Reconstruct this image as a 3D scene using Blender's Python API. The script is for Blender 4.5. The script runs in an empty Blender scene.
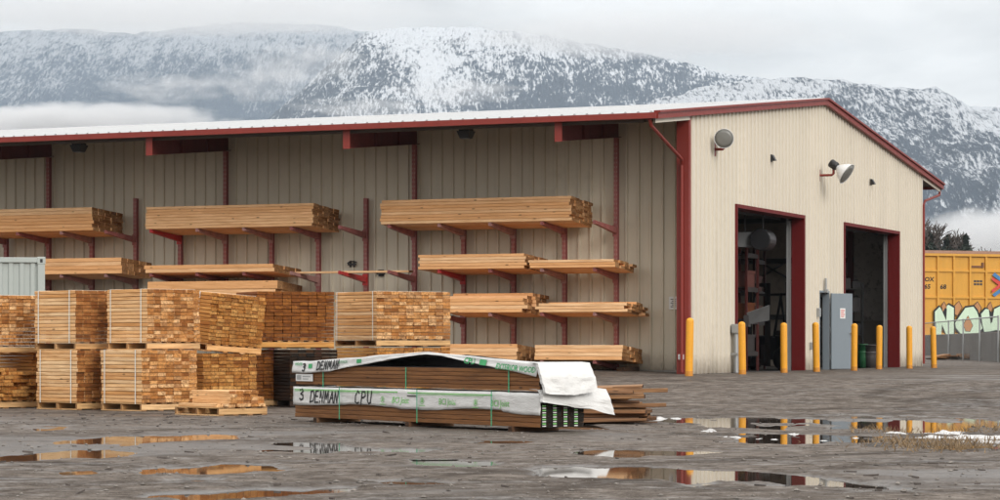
import bpy, bmesh, math, random
import numpy as np
from mathutils import Vector, Matrix

random.seed(7)
rng = np.random.default_rng(11)
SC = bpy.context.scene
COL = SC.collection
F = 2509.0            # focal length in photo pixels
CX, HY = 500.0, 344.0
CAM_Z = 1.14
R = math.radians

def X_at(px, d): return (px - CX) / F * d
def Z_at(py, d): return CAM_Z - (py - HY) / F * d
def P(px, py, d): return Vector((X_at(px, d), d, Z_at(py, d)))

# ------------------------------------------------------------------ tags / objects
def tag(o, label=None, cat=None, group=None, kind=None):
    if label: o['label'] = label
    if cat: o['category'] = cat
    if group: o['group'] = group
    if kind: o['kind'] = kind
    return o

def empty(name, loc=(0, 0, 0), rz=0.0, label=None, cat=None, group=None):
    o = bpy.data.objects.new(name, None)
    COL.objects.link(o)
    o.location = loc
    o.rotation_euler = (0, 0, rz)
    o.empty_display_size = 0.2
    return tag(o, label, cat, group)

class MB:
    """collects geometry, builds ONE mesh object"""
    def __init__(s):
        s.v, s.f, s.m = [], [], []
    def add(s, vs, fs, mat=0):
        b = len(s.v)
        s.v.extend([tuple(x) for x in vs])
        for f in fs:
            s.f.append(tuple(b + i for i in f)); s.m.append(mat)
        return s
    def box(s, lo, hi, mat=0, M=None):
        x0, y0, z0 = lo; x1, y1, z1 = hi
        vs = [(x0, y0, z0), (x1, y0, z0), (x1, y1, z0), (x0, y1, z0), (x0, y0, z1), (x1, y0, z1), (x1, y1, z1), (x0, y1, z1)]
        if M is not None: vs = [M @ Vector(v) for v in vs]
        return s.add(vs, [(0, 3, 2, 1), (4, 5, 6, 7), (0, 1, 5, 4), (1, 2, 6, 5), (2, 3, 7, 6), (3, 0, 4, 7)], mat)
    def bevbox(s, lo, hi, b=0.01, mat=0, M=None):
        bm = bmesh.new()
        x0, y0, z0 = lo; x1, y1, z1 = hi
        bmesh.ops.create_cube(bm, size=1)
        for v in bm.verts:
            v.co = Vector((x0 + (v.co.x + .5) * (x1 - x0), y0 + (v.co.y + .5) * (y1 - y0), z0 + (v.co.z + .5) * (z1 - z0)))
        bmesh.ops.bevel(bm, geom=list(bm.edges), offset=b, segments=2, affect='EDGES', profile=.5)
        if M is not None: bm.transform(M)
        bm.verts.index_update()
        s.add([v.co[:] for v in bm.verts], [[v.index for v in f.verts] for f in bm.faces], mat)
        bm.free(); return s
    def beam(s, a, b, w, h, mat=0, up=(0, 0, 1)):
        a, b = Vector(a), Vector(b)
        d = (b - a).normalized(); up = Vector(up)
        if abs(d.dot(up)) > .98: up = Vector((1, 0, 0))
        r = d.cross(up).normalized(); u = r.cross(d).normalized()
        vs = []
        for p in (a, b):
            for (i, j) in ((-1, -1), (1, -1), (1, 1), (-1, 1)):
                vs.append(p + r * (i * w / 2) + u * (j * h / 2))
        return s.add(vs, [(3, 2, 1, 0), (4, 5, 6, 7), (0, 1, 5, 4), (1, 2, 6, 5), (2, 3, 7, 6), (3, 0, 4, 7)], mat)
    def tube(s, pts, rad, n=8, mat=0, caps=True):
        pts = [Vector(p) for p in pts]
        rads = rad if isinstance(rad, (list, tuple)) else [rad] * len(pts)
        rings = []
        ref = Vector((0.123, 0.3, 0.9)).normalized()
        for i, p in enumerate(pts):
            d = (pts[min(i + 1, len(pts) - 1)] - pts[max(i - 1, 0)]).normalized()
            rr = ref if abs(d.dot(ref)) < .95 else Vector((1, 0, 0))
            a = d.cross(rr).normalized(); b = d.cross(a).normalized()
            rings.append([p + (a * math.cos(2 * math.pi * k / n) + b * math.sin(2 * math.pi * k / n)) * rads[i] for k in range(n)])
        vs = [v for r_ in rings for v in r_]
        fs = []
        for i in range(len(pts) - 1):
            for k in range(n):
                fs.append((i * n + k, i * n + (k + 1) % n, (i + 1) * n + (k + 1) % n, (i + 1) * n + k))
        if caps:
            fs.append(tuple(range(n))[::-1]); fs.append(tuple((len(pts) - 1) * n + k for k in range(n)))
        return s.add(vs, fs, mat)
    def lathe(s, prof, n=20, mat=0, M=None):
        vs, fs = [], []
        for (r_, z) in prof:
            for k in range(n):
                a = 2 * math.pi * k / n
                vs.append(Vector((r_ * math.cos(a), r_ * math.sin(a), z)))
        for i in range(len(prof) - 1):
            for k in range(n):
                fs.append((i * n + k, i * n + (k + 1) % n, (i + 1) * n + (k + 1) % n, (i + 1) * n + k))
        if M is not None: vs = [M @ v for v in vs]
        return s.add(vs, fs, mat)
    def prism(s, poly, z0, z1, M=None, mat=0):
        """polygon in local XY extruded along Z"""
        n = len(poly)
        vs = [Vector((x, y, z0)) for x, y in poly] + [Vector((x, y, z1)) for x, y in poly]
        if M is not None: vs = [M @ v for v in vs]
        fs = [tuple(range(n))[::-1], tuple(range(n, 2 * n))] + [(i, (i + 1) % n, n + (i + 1) % n, n + i) for i in range(n)]
        return s.add(vs, fs, mat)
    def build(s, name, mats, parent=None, smooth=False):
        me = bpy.data.meshes.new(name)
        me.from_pydata(s.v, [], s.f)
        mats = mats if isinstance(mats, (list, tuple)) else [mats]
        for m in mats: me.materials.append(m)
        me.polygons.foreach_set('material_index', s.m)
        if smooth: me.polygons.foreach_set('use_smooth', [True] * len(s.f))
        me.update()
        o = bpy.data.objects.new(name, me)
        COL.objects.link(o)
        if parent: o.parent = parent
        return o

def link_mesh(name, me, parent=None):
    o = bpy.data.objects.new(name, me); COL.objects.link(o)
    if parent: o.parent = parent
    return o

# ------------------------------------------------------------------ materials
class N:
    def __init__(s, name):
        s.mat = bpy.data.materials.new(name); s.mat.use_nodes = True
        s.t = s.mat.node_tree; s.t.nodes.clear()
        s.out = s.t.nodes.new('ShaderNodeOutputMaterial')
    def n(s, typ, **kw):
        nd = s.t.nodes.new('ShaderNode' + typ)
        for k, v in kw.items():
            if k.startswith('_'): setattr(nd, k[1:], v)
            else:
                nd.inputs[k.replace('__', ' ')].default_value = v
        return nd
    def l(s, a, ao, b, bi):
        s.t.links.new(a.outputs[ao], b.inputs[bi])
    def math(s, op, a, b=None, clamp=False):
        nd = s.t.nodes.new('ShaderNodeMath'); nd.operation = op; nd.use_clamp = clamp
        for i, x in enumerate((a, b)):
            if x is None: continue
            if isinstance(x, (int, float)): nd.inputs[i].default_value = x
            else: s.t.links.new(x, nd.inputs[i])
        return nd.outputs[0]
    def coord(s, which='Object', scale=(1, 1, 1), loc=None):
        tc = s.n('TexCoord'); mp = s.n('Mapping')
        mp.inputs['Scale'].default_value = scale
        s.l(tc, which, mp, 'Vector')
        if loc is not None: s.t.links.new(loc, mp.inputs['Location'])
        return mp.outputs[0]
    def noise(s, vec, scale, detail=4, rough=.55, dist=0.0, out=0):
        nd = s.n('TexNoise'); nd.inputs['Scale'].default_value = scale; nd.inputs['Detail'].default_value = detail
        nd.inputs['Roughness'].default_value = rough; nd.inputs['Distortion'].default_value = dist
        s.t.links.new(vec, nd.inputs['Vector'])
        return nd.outputs[out]
    def ramp(s, fac, stops, interp='LINEAR'):
        nd = s.n('ValToRGB'); cr = nd.color_ramp; cr.interpolation = interp
        while len(cr.elements) < len(stops): cr.elements.new(.5)
        for e, (p, c) in zip(cr.elements, stops):
            e.position = p
            e.color = (c, c, c, 1) if isinstance(c, (int, float)) else (*c, 1)
        s.t.links.new(fac, nd.inputs[0])
        return nd.outputs[0]
    def mix(s, fac, a, b, mode='MIX'):
        nd = s.t.nodes.new('ShaderNodeMix'); nd.data_type = 'RGBA'; nd.blend_type = mode
        def put(sock, x):
            if isinstance(x, (int, float)): sock.default_value = x
            elif isinstance(x, tuple): sock.default_value = (*x, 1)
            else: s.t.links.new(x, sock)
        if isinstance(fac, (int, float)): nd.inputs[0].default_value = fac
        else: s.t.links.new(fac, nd.inputs[0])
        put(nd.inputs[6], a); put(nd.inputs[7], b)
        return nd.outputs[2]
    def bsdf(s, color, rough=.6, metal=0.0, bump=None, bstr=.2, bdist=.01, spec=.5, **kw):
        b = s.n('BsdfPrincipled')
        for nm, x in (('Base Color', color), ('Roughness', rough), ('Metallic', metal), ('Specular IOR Level', spec)):
            if isinstance(x, tuple): b.inputs[nm].default_value = (*x, 1)
            elif isinstance(x, (int, float)): b.inputs[nm].default_value = x
            else: s.t.links.new(x, b.inputs[nm])
        if bump is not None:
            bp = s.n('Bump'); bp.inputs['Strength'].default_value = bstr; bp.inputs['Distance'].default_value = bdist
            s.t.links.new(bump, bp.inputs['Height']); s.l(bp, 0, b, 'Normal')
        for k, v in kw.items(): b.inputs[k.replace('__', ' ')].default_value = v
        s.l(b, 0, s.out, 0)
        return b

def painted(name, col, rough=.5, var=.18, dirt=(.12, .10, .08), dirt_amt=.3, scale=3.0, spec=.4, metal=0.0, streak=(1, 1, .15), sheets=False):
    m = N(name)
    v = m.coord('Object', streak)
    n1 = m.noise(v, scale, 6, .6)
    n2 = m.noise(m.coord('Object'), scale * 6, 4, .6)
    c = m.mix(m.ramp(n1, [(.3, 0.0), (.7, 1.0)]), tuple(x * (1 - var) for x in col), tuple(min(1, x * (1 + var * .5)) for x in col))
    d = m.ramp(m.math('MULTIPLY', n1, n2), [(.28, 0.0), (.5, dirt_amt)])
    c = m.mix(d, c, dirt)
    if sheets:      # each sheet its own tone, mud splashed up at the foot, runs below the eave
        sx = m.n('SeparateXYZ'); m.t.links.new(m.coord('Object'), sx.inputs[0])
        w = m.n('TexWhiteNoise'); w.noise_dimensions = '1D'
        m.t.links.new(m.math('FLOOR', m.math('DIVIDE', m.math('ADD', sx.outputs[0], sx.outputs[1]), .915)), w.inputs['W'])
        c = m.mix(m.math('MULTIPLY', w.outputs[0], .09), c, tuple(x * .55 for x in col))
        foot = m.ramp(m.math('ADD', sx.outputs[2], m.math('MULTIPLY', n2, .55)), [(.25, .75), (.75, 0.0)])
        c = m.mix(foot, c, (.16, .125, .095))
        runs = m.noise(m.coord('Object', (3.2, 3.2, .10)), 2.0, 5, .6)
        c = m.mix(m.ramp(runs, [(.56, 0.0), (.74, .22)]), c, tuple(x * .5 for x in col))
    rr = m.ramp(n2, [(.2, rough * .8), (.8, min(1, rough * 1.2))])
    m.bsdf(c, rr, metal, n2, .08, .004, spec)
    return m.mat

def wood(name, tones, dark, ends, end_dark, rough=.75, grain=1.0, stain=.25):
    """two materials: long-grain faces and end grain; every board differs by its object's random number"""
    m = N(name)
    oi = m.n('ObjectInfo')
    rnd = oi.outputs['Random']
    off = m.n('CombineXYZ')
    m.t.links.new(m.math('MULTIPLY', rnd, 53.0), off.inputs[0]); m.t.links.new(m.math('MULTIPLY', rnd, 17.0), off.inputs[1])
    v = m.coord('Object', (.55, 9, 9), off.outputs[0])
    g1 = m.noise(v, 3.2, 6, .62, .6)
    v2 = m.coord('Object', (.25, 2.5, 2.5), off.outputs[0])
    g2 = m.noise(v2, 2.2, 3, .5)
    base = m.ramp(rnd, [(i / (len(tones) - 1) if len(tones) > 1 else 0, t) for i, t in enumerate(tones)])
    c = m.mix(m.ramp(g1, [(.38, 0.0), (.68, .75 * grain)]), base, dark)
    c = m.mix(m.ramp(g2, [(.52, 0.0), (.75, stain)]), c, tuple(x * .55 for x in dark))
    vo = m.n('TexVoronoi'); vo.inputs['Scale'].default_value = 1.0
    m.t.links.new(m.coord('Object', (2.3, 7, 7), off.outputs[0]), vo.inputs['Vector'])
    kn = m.ramp(vo.outputs[0], [(.06, .85), (.13, 0.0)])
    c = m.mix(kn, c, tuple(x * .35 for x in dark))
    m.bsdf(c, rough, 0, g1, .25, .004, .3)
    e = N(name + '_end')
    oi = e.n('ObjectInfo'); rnd = oi.outputs['Random']
    r2 = e.n('TexWhiteNoise'); r2.noise_dimensions = '1D'; e.t.links.new(rnd, r2.inputs['W'])
    off = e.n('CombineXYZ'); e.t.links.new(e.math('MULTIPLY', rnd, 31.0), off.inputs[1])
    n1 = e.noise(e.coord('Object', (1, 1, 1), off.outputs[0]), 14, 5, .65, 1.5)
    base = e.ramp(r2.outputs[0], [(i / (len(ends) - 1), t) for i, t in enumerate(ends)])
    c = e.mix(e.ramp(n1, [(.38, 0.0), (.68, .9)]), base, end_dark)
    e.bsdf(c, .85, 0, n1, .4, .006, .2)
    return [m.mat, e.mat]

M = {}
M['siding'] = painted('beige_siding', (.68, .62, .52), .45, .05, (.25, .2, .15), .12, .8, sheets=True)
M['siding_long'] = painted('tan_siding', (.68, .62, .50), .5, .08, (.2, .16, .11), .16, .8, sheets=True)
M['red_trim'] = painted('red_trim', (.23, .030, .021), .5, .15, (.1, .03, .02), .3, 2)
M['shaded_red'] = painted('shaded_red_jamb', (.135, .010, .010), .6, .2, (.04, .01, .01), .3, 2, spec=.2)  # trim red with the shade of the reveals put into its colour
M['red_beam'] = painted('red_primer_steel', (.16, .035, .03), .6, .2, (.08, .03, .03), .4, 3)
M['rack_red'] = painted('rack_red_steel', (.36, .12, .11), .6, .35, (.12, .05, .045), .5, 5)
M['rack_bright'] = painted('rack_bright_red', (.50, .035, .035), .45, .2, (.15, .03, .03), .3, 5)
M['rack_pale'] = painted('rack_faded_red', (.42, .22, .20), .6, .35, (.16, .07, .06), .5, 5)
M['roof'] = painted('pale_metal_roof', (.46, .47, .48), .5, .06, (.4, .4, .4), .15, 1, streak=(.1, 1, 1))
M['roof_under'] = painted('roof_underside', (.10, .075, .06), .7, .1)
M['concrete'] = painted('concrete', (.30, .285, .26), .85, .18, (.12, .11, .1), .4, 2, streak=(1, 1, .5))
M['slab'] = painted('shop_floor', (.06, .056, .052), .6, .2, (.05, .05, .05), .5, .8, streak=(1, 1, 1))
M['interior'] = painted('interior_liner', (.42, .37, .31), .7, .12, (.1, .09, .08), .5, 1.2)
M['interior_pale'] = painted('pale_interior_board', (.60, .56, .52), .8, .15, (.08, .07, .06), .9, 1.5, streak=(1, 1, 1))
M['dark_steel'] = painted('dark_steel', (.05, .045, .045), .55, .3)
M['black'] = painted('black_paint', (.018, .018, .02), .4, .2, dirt_amt=.1)
M['grey_door'] = painted('grey_door_paint', (.21, .245, .275), .45, .06, (.1, .1, .1), .12, 2)
M['galv'] = painted('galvanised_steel', (.42, .43, .43), .42, .15, (.2, .19, .17), .3, 4, metal=.6)
M['shop_red'] = painted('dimmed_red_steel', (.075, .012, .010), .7, .3)  # rack red darkened, the dimness inside the bay is in the colour
M['dark_galv'] = painted('dull_grey_steel', (.16, .165, .17), .5, .2, dirt_amt=.3)
M['yellow'] = painted('bollard_yellow', (.80, .36, .022), .5, .16, (.16, .075, .025), .75, 6, streak=(1, 1, .5))
M['bollard_base'] = painted('bollard_scuffed_base', (.55, .22, .02), .6, .3, (.1, .07, .04), .7, 8)
M['white_paint'] = painted('white_paint', (.75, .75, .74), .5, .05, dirt_amt=.15)
M['container'] = painted('pale_grey_green_steel', (.40, .44, .42), .5, .08, (.25, .2, .15), .2, 2)
M['lamp_white'] = painted('lamp_reflector_white', (.78, .79, .80), .3, .04, dirt_amt=.1)
M['car_yellow'] = painted('boxcar_yellow', (.66, .335, .048), .55, .15, (.25, .12, .03), .45, 2)
M['car_rust'] = painted('rusty_roof_edge', (.22, .10, .05), .8, .4, (.07, .04, .03), .6, 3)
M['ink'] = painted('black_ink', (.012, .012, .013), .5, .05, dirt_amt=0)
M['green_ink'] = painted('green_print', (.05, .36, .13), .5, .1, dirt_amt=0)
M['lime_ink'] = painted('light_green_print', (.22, .55, .17), .5, .1, dirt_amt=0)
M['green_strap'] = painted('green_strap', (.06, .42, .22), .4, .1, dirt_amt=0)
M['white_strap'] = painted('white_strap', (.78, .76, .70), .45, .05, dirt_amt=.05)
M['mint'] = painted('mint_spray_paint', (.60, .76, .58), .55, .12, dirt_amt=.15)
M['tan_spray'] = painted('tan_spray_paint', (.50, .24, .10), .6, .15)
M['logo_red'] = painted('logo_red', (.62, .06, .05), .5, .1)
M['logo_blue'] = painted('logo_blue', (.06, .20, .42), .5, .1)
M['bin_green'] = painted('green_bin_plastic', (.010, .085, .03), .5, .1)
M['orange_steel'] = painted('orange_steel', (.12, .035, .010), .5, .2)
M['pink_paper'] = painted('pink_packaging', (.13, .05, .042), .6, .2)

fresh = wood('fresh_lumber', [(.88, .53, .25), (.97, .71, .42), (.72, .36, .13), (.95, .60, .30), (.82, .46, .19)], (.46, .20, .055), [(.80, .42, .16), (.46, .18, .045), (.92, .57, .28), (.28, .10, .025), (.72, .34, .11)], (.13, .045, .012))
fresh_red = wood('fresh_lumber_red_ends', [(.88, .53, .25), (.97, .71, .42), (.72, .36, .13), (.95, .60, .30)], (.46, .20, .055), [(.42, .17, .05), (.26, .09, .022), (.55, .25, .08), (.15, .05, .014)], (.10, .032, .009))
rackw = wood('rack_lumber', [(.93, .55, .28), (.97, .64, .36), (.84, .44, .19), (.94, .53, .25)], (.55, .25, .085), [(.48, .25, .10), (.30, .14, .05), (.58, .33, .15), (.20, .085, .03)], (.10, .04, .014), grain=.85)
amber = wood('amber_lumber', [(.62, .30, .08), (.72, .38, .11), (.50, .21, .05)], (.30, .095, .018), [(.62, .29, .075), (.40, .15, .03), (.74, .39, .12), (.26, .085, .018)], (.09, .03, .008))
wet = wood('rain_darkened_lumber', [(.36, .13, .03), (.28, .09, .018), (.44, .17, .04)], (.15, .045, .010), [(.34, .12, .022), (.22, .07, .014), (.40, .15, .03), (.15, .045, .010)], (.06, .018, .006))
brown = wood('brown_framing', [(.20, .085, .028), (.26, .115, .040), (.155, .064, .022)], (.075, .028, .010), [(.02, .017, .014), (.03, .022, .016)], (.01, .008, .007), grain=.9)
scrap = wood('scrap_plank', [(.24, .11, .05), (.38, .20, .09), (.14, .07, .04), (.46, .26, .13)], (.08, .04, .022), [(.06, .035, .02), (.10, .05, .03)], (.02, .012, .01))
palletw = wood('pallet_wood', [(.76, .49, .23), (.64, .38, .16), (.82, .54, .28)], (.30, .15, .06), [(.40, .22, .10), (.33, .17, .07)], (.14, .07, .03))
blackw = wood('near_black_lumber', [(.025, .016, .011), (.05, .022, .010), (.018, .012, .01)], (.01, .008, .007), [(.014, .010, .008), (.06, .024, .008), (.010, .008, .007)], (.01, .008, .006))  # near-black tones on long faces and ends alike

def mat_wrap():
    m = N('white_woven_wrap')
    n1 = m.noise(m.coord('Object'), 5, 6, .6)
    n2 = m.noise(m.coord('Object', (2, 9, 9)), 4, 5, .6, 1.0)
    c = m.mix(m.ramp(n1, [(.35, 0.0), (.75, .5)]), (.68, .68, .67), (.50, .49, .475))
    m.bsdf(c, .30, 0, n2, .45, .02, .5)
    return m.mat
M['wrap'] = mat_wrap()

def mat_ground():
    m = N('wet_gravel_asphalt')
    tc = m.coord('Object')
    big = m.noise(m.coord('Object', (.09, .28, 1)), 1.0, 6, .6, .5)
    streak = m.noise(m.coord('Object', (.30, 1.5, 1)), 1.0, 7, .65, .8)
    mid = m.noise(tc, 3.4, 7, .72)
    fine = m.noise(tc, 38, 4, .75)
    grit = m.n('TexVoronoi'); grit.inputs['Scale'].default_value = 30; m.t.links.new(tc, grit.inputs['Vector'])
    grit2 = m.n('TexVoronoi'); grit2.inputs['Scale'].default_value = 11; m.t.links.new(tc, grit2.inputs['Vector'])
    c = m.mix(m.ramp(big, [(.35, 0.0), (.65, 1.0)]), (.058, .045, .036), (.115, .093, .077))
    c = m.mix(m.ramp(streak, [(.42, 0.0), (.64, .85)]), c, (.175, .148, .127))
    c = m.mix(m.ramp(mid, [(.47, 0.0), (.60, .85)]), c, (.040, .030, .023))
    c = m.mix(m.ramp(mid, [(.36, .7), (.45, 0.0)]), c, (.235, .205, .18))
    c = m.mix(m.ramp(fine, [(.50, 0.0), (.70, .6)]), c, (.25, .22, .195))
    c = m.mix(m.ramp(fine, [(.30, .7), (.44, 0.0)]), c, (.030, .024, .020))
    c = m.mix(m.ramp(grit.outputs['Color'], [(.78, 0.0), (.90, .45)]), c, (.26, .235, .215))
    c = m.mix(m.ramp(grit2.outputs['Color'], [(.06, .3), (.14, 0.0)]), c, (.035, .028, .024))
    at = m.n('Attribute'); at.attribute_name = 'wet'
    tr = m.n('Attribute'); tr.attribute_name = 'track'
    film = m.ramp(m.math('ADD', m.math('MULTIPLY', streak, .55), m.math('MULTIPLY', mid, .45)), [(.40, 1.0), (.50, 0.0)])
    wet = m.math('MAXIMUM', at.outputs['Fac'], m.math('MULTIPLY', film, .75), True)
    c = m.mix(m.math('MULTIPLY', tr.outputs['Fac'], .85), c, (.040, .030, .023))
    c = m.mix(m.math('MULTIPLY', wet, .62), c, (.030, .022, .016))
    rr = m.math('SUBTRACT', m.math('ADD', m.math('MULTIPLY', fine, .12), .74), m.math('MULTIPLY', wet, .50))
    spc = m.math('ADD', m.math('MULTIPLY', wet, .34), .06)
    h = m.math('ADD', m.math('ADD', m.math('MULTIPLY', fine, .45), m.math('MULTIPLY', grit.outputs['Distance'], .5)), m.math('MULTIPLY', mid, .8))
    m.bsdf(c, rr, 0, h, .55, .012, spc)
    return m.mat
M['ground'] = mat_ground()

def mat_water():
    m = N('muddy_water')
    n1 = m.noise(m.coord('Object', (.7, .7, 1)), 3.0, 3, .5)
    n2 = m.noise(m.coord('Object', (.5, .5, 1)), .9, 4, .5)
    c = m.mix(n2, (.035, .026, .02), (.06, .045, .035))
    b = m.bsdf(c, .03, 0, n1, .02, .006, .5)
    b.inputs['IOR'].default_value = 1.33
    return m.mat
M['water'] = mat_water()

def simple_noise(name, a, b, scale, rough=.8, bump=.3, bd=.02, stops=(.35, .65)):
    m = N(name)
    n1 = m.noise(m.coord('Object'), scale, 6, .65)
    c = m.mix(m.ramp(n1, [(stops[0], 0.0), (stops[1], 1.0)]), a, b)
    m.bsdf(c, rough, 0, n1, bump, bd, .3)
    return m.mat
M['snow'] = simple_noise('old_snow', (.40, .385, .37), (.66, .665, .67), 9, .6, .5, .02)
M['mud'] = simple_noise('dark_mud', (.016, .011, .008), (.070, .048, .030), 11, .55, .9, .05)
M['stone'] = simple_noise('gravel_stone', (.08, .07, .062), (.26, .235, .21), 5, .8)
M['straw'] = simple_noise('dry_grass', (.13, .085, .045), (.30, .21, .12), 3, .8)
M['bark'] = simple_noise('bare_bark', (.06, .05, .045), (.13, .11, .10), 4, .9)
M['needles'] = simple_noise('dark_needles', (.018, .026, .022), (.05, .065, .05), 1.2, .8)

# ------------------------------------------------------------------ numpy noise
def _hash(ix, iy, seed):
    h = (ix.astype(np.int64) * 374761393 + iy.astype(np.int64) * 668265263 + seed * 1442695041) & 0xFFFFFFFF
    h = ((h ^ (h >> 13)) * 1274126177) & 0xFFFFFFFF
    h = h ^ (h >> 16)
    return (h & 0xFFFFFF) / float(0xFFFFFF)
def vnoise(x, y, seed=0):
    xi, yi = np.floor(x), np.floor(y)
    fx, fy = x - xi, y - yi
    fx = fx * fx * fx * (fx * (fx * 6 - 15) + 10); fy = fy * fy * fy * (fy * (fy * 6 - 15) + 10)
    a, b = _hash(xi, yi, seed), _hash(xi + 1, yi, seed)
    c, d = _hash(xi, yi + 1, seed), _hash(xi + 1, yi + 1, seed)
    return (a * (1 - fx) + b * fx) * (1 - fy) + (c * (1 - fx) + d * fx) * fy
def fbm(x, y, oct=5, seed=0, gain=.5):
    s, a, t = 0, 1.0, 0
    for i in range(oct):
        s = s + a * (vnoise(x * 2 ** i + 17.3 * i, y * 2 ** i + 9.1 * i, seed + i) - .5); t += a; a *= gain
    return s / t * 2
def ridged(x, y, oct=5, seed=0, gain=.55):
    s, a, t = 0, 1.0, 0
    for i in range(oct):
        s = s + a * (1 - np.abs(2 * vnoise(x * 2 ** i + 3.7 * i, y * 2 ** i + 1.9 * i, seed + i) - 1)); t += a; a *= gain
    return s / t
def sstep(a, b, x):
    t = np.clip((x - a) / (b - a), 0, 1); return t * t * (3 - 2 * t)

def grid_mesh(name, xs, ys, Z, mat):
    nx, ny = len(xs), len(ys)
    XX, YY = np.meshgrid(xs, ys)
    co = np.stack([XX, YY, Z], -1).reshape(-1, 3).astype(np.float32)
    i = np.arange(nx * ny).reshape(ny, nx)
    q = np.stack([i[:-1, :-1], i[:-1, 1:], i[1:, 1:], i[1:, :-1]], -1).reshape(-1, 4)
    me = bpy.data.meshes.new(name)
    me.vertices.add(len(co)); me.vertices.foreach_set('co', co.ravel())
    me.loops.add(q.size); me.loops.foreach_set('vertex_index', q.ravel().astype(np.int32))
    me.polygons.add(len(q)); me.polygons.foreach_set('loop_start', np.arange(0, q.size, 4, dtype=np.int32))
    me.polygons.foreach_set('use_smooth', np.ones(len(q), bool))
    me.update(calc_edges=True)
    me.materials.append(mat)
    return link_mesh(name, me)

# ------------------------------------------------------------------ building frame
O = Vector((4.346, 58.0, 0.423))
UX, UY = .391, .920
BROT = math.atan2(UY, UX)
def B(s, t, z=0.0):
    return Vector((O.x + s * UX - t * UY, O.y + s * UY + t * UX, O.z + z))
def s_of(px, t=0.0):      # where a photo column meets the gable plane at depth t
    q = (px - CX) / F; x0, y0 = O.x - t * UY, O.y + t * UX
    return (q * y0 - x0) / (UX - UY * q)
def t_of(px, s=0.0):
    q = (px - CX) / F; x0, y0 = O.x + s * UX, O.y + s * UY
    return (x0 - q * y0) / (UY + UX * q)
def zb_of(py, s, t):      # height above the slab
    return Z_at(py, B(s, t).y) - O.z

# ------------------------------------------------------------------ ground and puddles
WATER_Z = -0.012
# photo boxes of the standing water: x0, x1, y0, y1, depth weight
PUDDLES = [
    (0, 100, 426, 433, 1.0, 0.0), (34, 222, 435.5, 446, 1.0, -1.5), (160, 296, 462, 475, 1.0, -2.0), (163, 222, 479, 484.5, 1.0, 0),
    (136, 320, 490, 502, 1.0, -3.0), (255, 372, 443, 450.5, 1.0, 2.0), (392, 505, 459, 468, .9, 1.5), (372, 470, 481, 487, 1.0, 1.5),
    (574, 654, 451, 460.5, 1.0, 1.0), (588, 735, 465, 489, 1.1, 3.0), (690, 912, 474, 494, 1.05, 6.0), (530, 622, 464, 479, .9, 0.0),
    (645, 830, 416.5, 433.5, 1.7, 0), (720, 1060, 416, 433.5, 1.8, 0), (536, 612, 424, 432, 1.0, 0), (60, 95, 472, 477, .9, 0),
    (735, 905, 434, 445, .95, 1.0), (270, 480, 446, 456, .78, 2.0), (0, 130, 452, 462, .7, 0), (610, 720, 452, 458, .8, 0), (930, 1010, 445, 452, .9, 0), (470, 560, 440, 446, .7, 0),
]
def ground_base(x, y):
    st = 39.5 + 4.0 * sstep(1.5, -3.0, x)
    rise = .423 * sstep(0, 1, (y - st) / 16.0)
    # distance in front of the long wall (s < 0.. ) : soil banked a little against the wall towards the left
    sx = (x - O.x) * UX + (y - O.y) * UY
    tx = -(x - O.x) * UY + (y - O.y) * UX
    bank = .10 * sstep(-4.0, 1.0, sx) * sstep(-.5, 3.0, tx)
    bank = bank * sstep(1.72, 1.5, sx)
    inside = sstep(.25, .9, tx) * sstep(1.7, 2.2, sx) * sstep(22.6, 22.1, sx)
    return rise + bank - .16 * inside
def puddle_field(x, y):
    d = np.zeros_like(x)
    wob = fbm(x * .9, y * .45, 4, 3)
    wob2 = fbm(x * 3.1, y * 1.2, 3, 8)
    for (x0, x1, y0, y1, k, sk) in PUDDLES:
        ya, yb = 2885 / (y0 - 344), 2885 / (y1 - 344)
        yc = 2885 / ((y0 + y1) / 2 - 344)
        rx = (x1 - x0) / 2 / F * yc; xc = X_at((x0 + x1) / 2, yc)
        ry = (ya - yb) / 2
        ym = (ya + yb) / 2
        u = (x - xc) / rx
        yy = y - ym + u * sk * (ym * ym / 2885)      # a slanted lie
        e = np.sqrt(u ** 2 + (yy / (ry * 1.0)) ** 2) + wob * .95 + wob2 * .42
        d = np.maximum(d, k * sstep(1.12, .55, e))
    return d
def ground_z(x, y):
    x = np.asarray(x, float); y = np.asarray(y, float)
    base = ground_base(x, y)
    near = sstep(70, 45, y)
    rough = fbm(x * .35, y * .35, 4, 21) * .013 + fbm(x * 1.6, y * 1.2, 4, 31) * .0075 + fbm(x * 6.0, y * 5.0, 3, 41) * .006 * sstep(60, 40, y)
    pf = puddle_field(x, y)
    flat = 1 - .62 * np.minimum(pf, 1.0)
    return base + rough * flat * (.35 + .65 * near) + .012 - pf * .036
def gz(x, y): return float(ground_z(np.array([x]), np.array([y]))[0])

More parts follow.
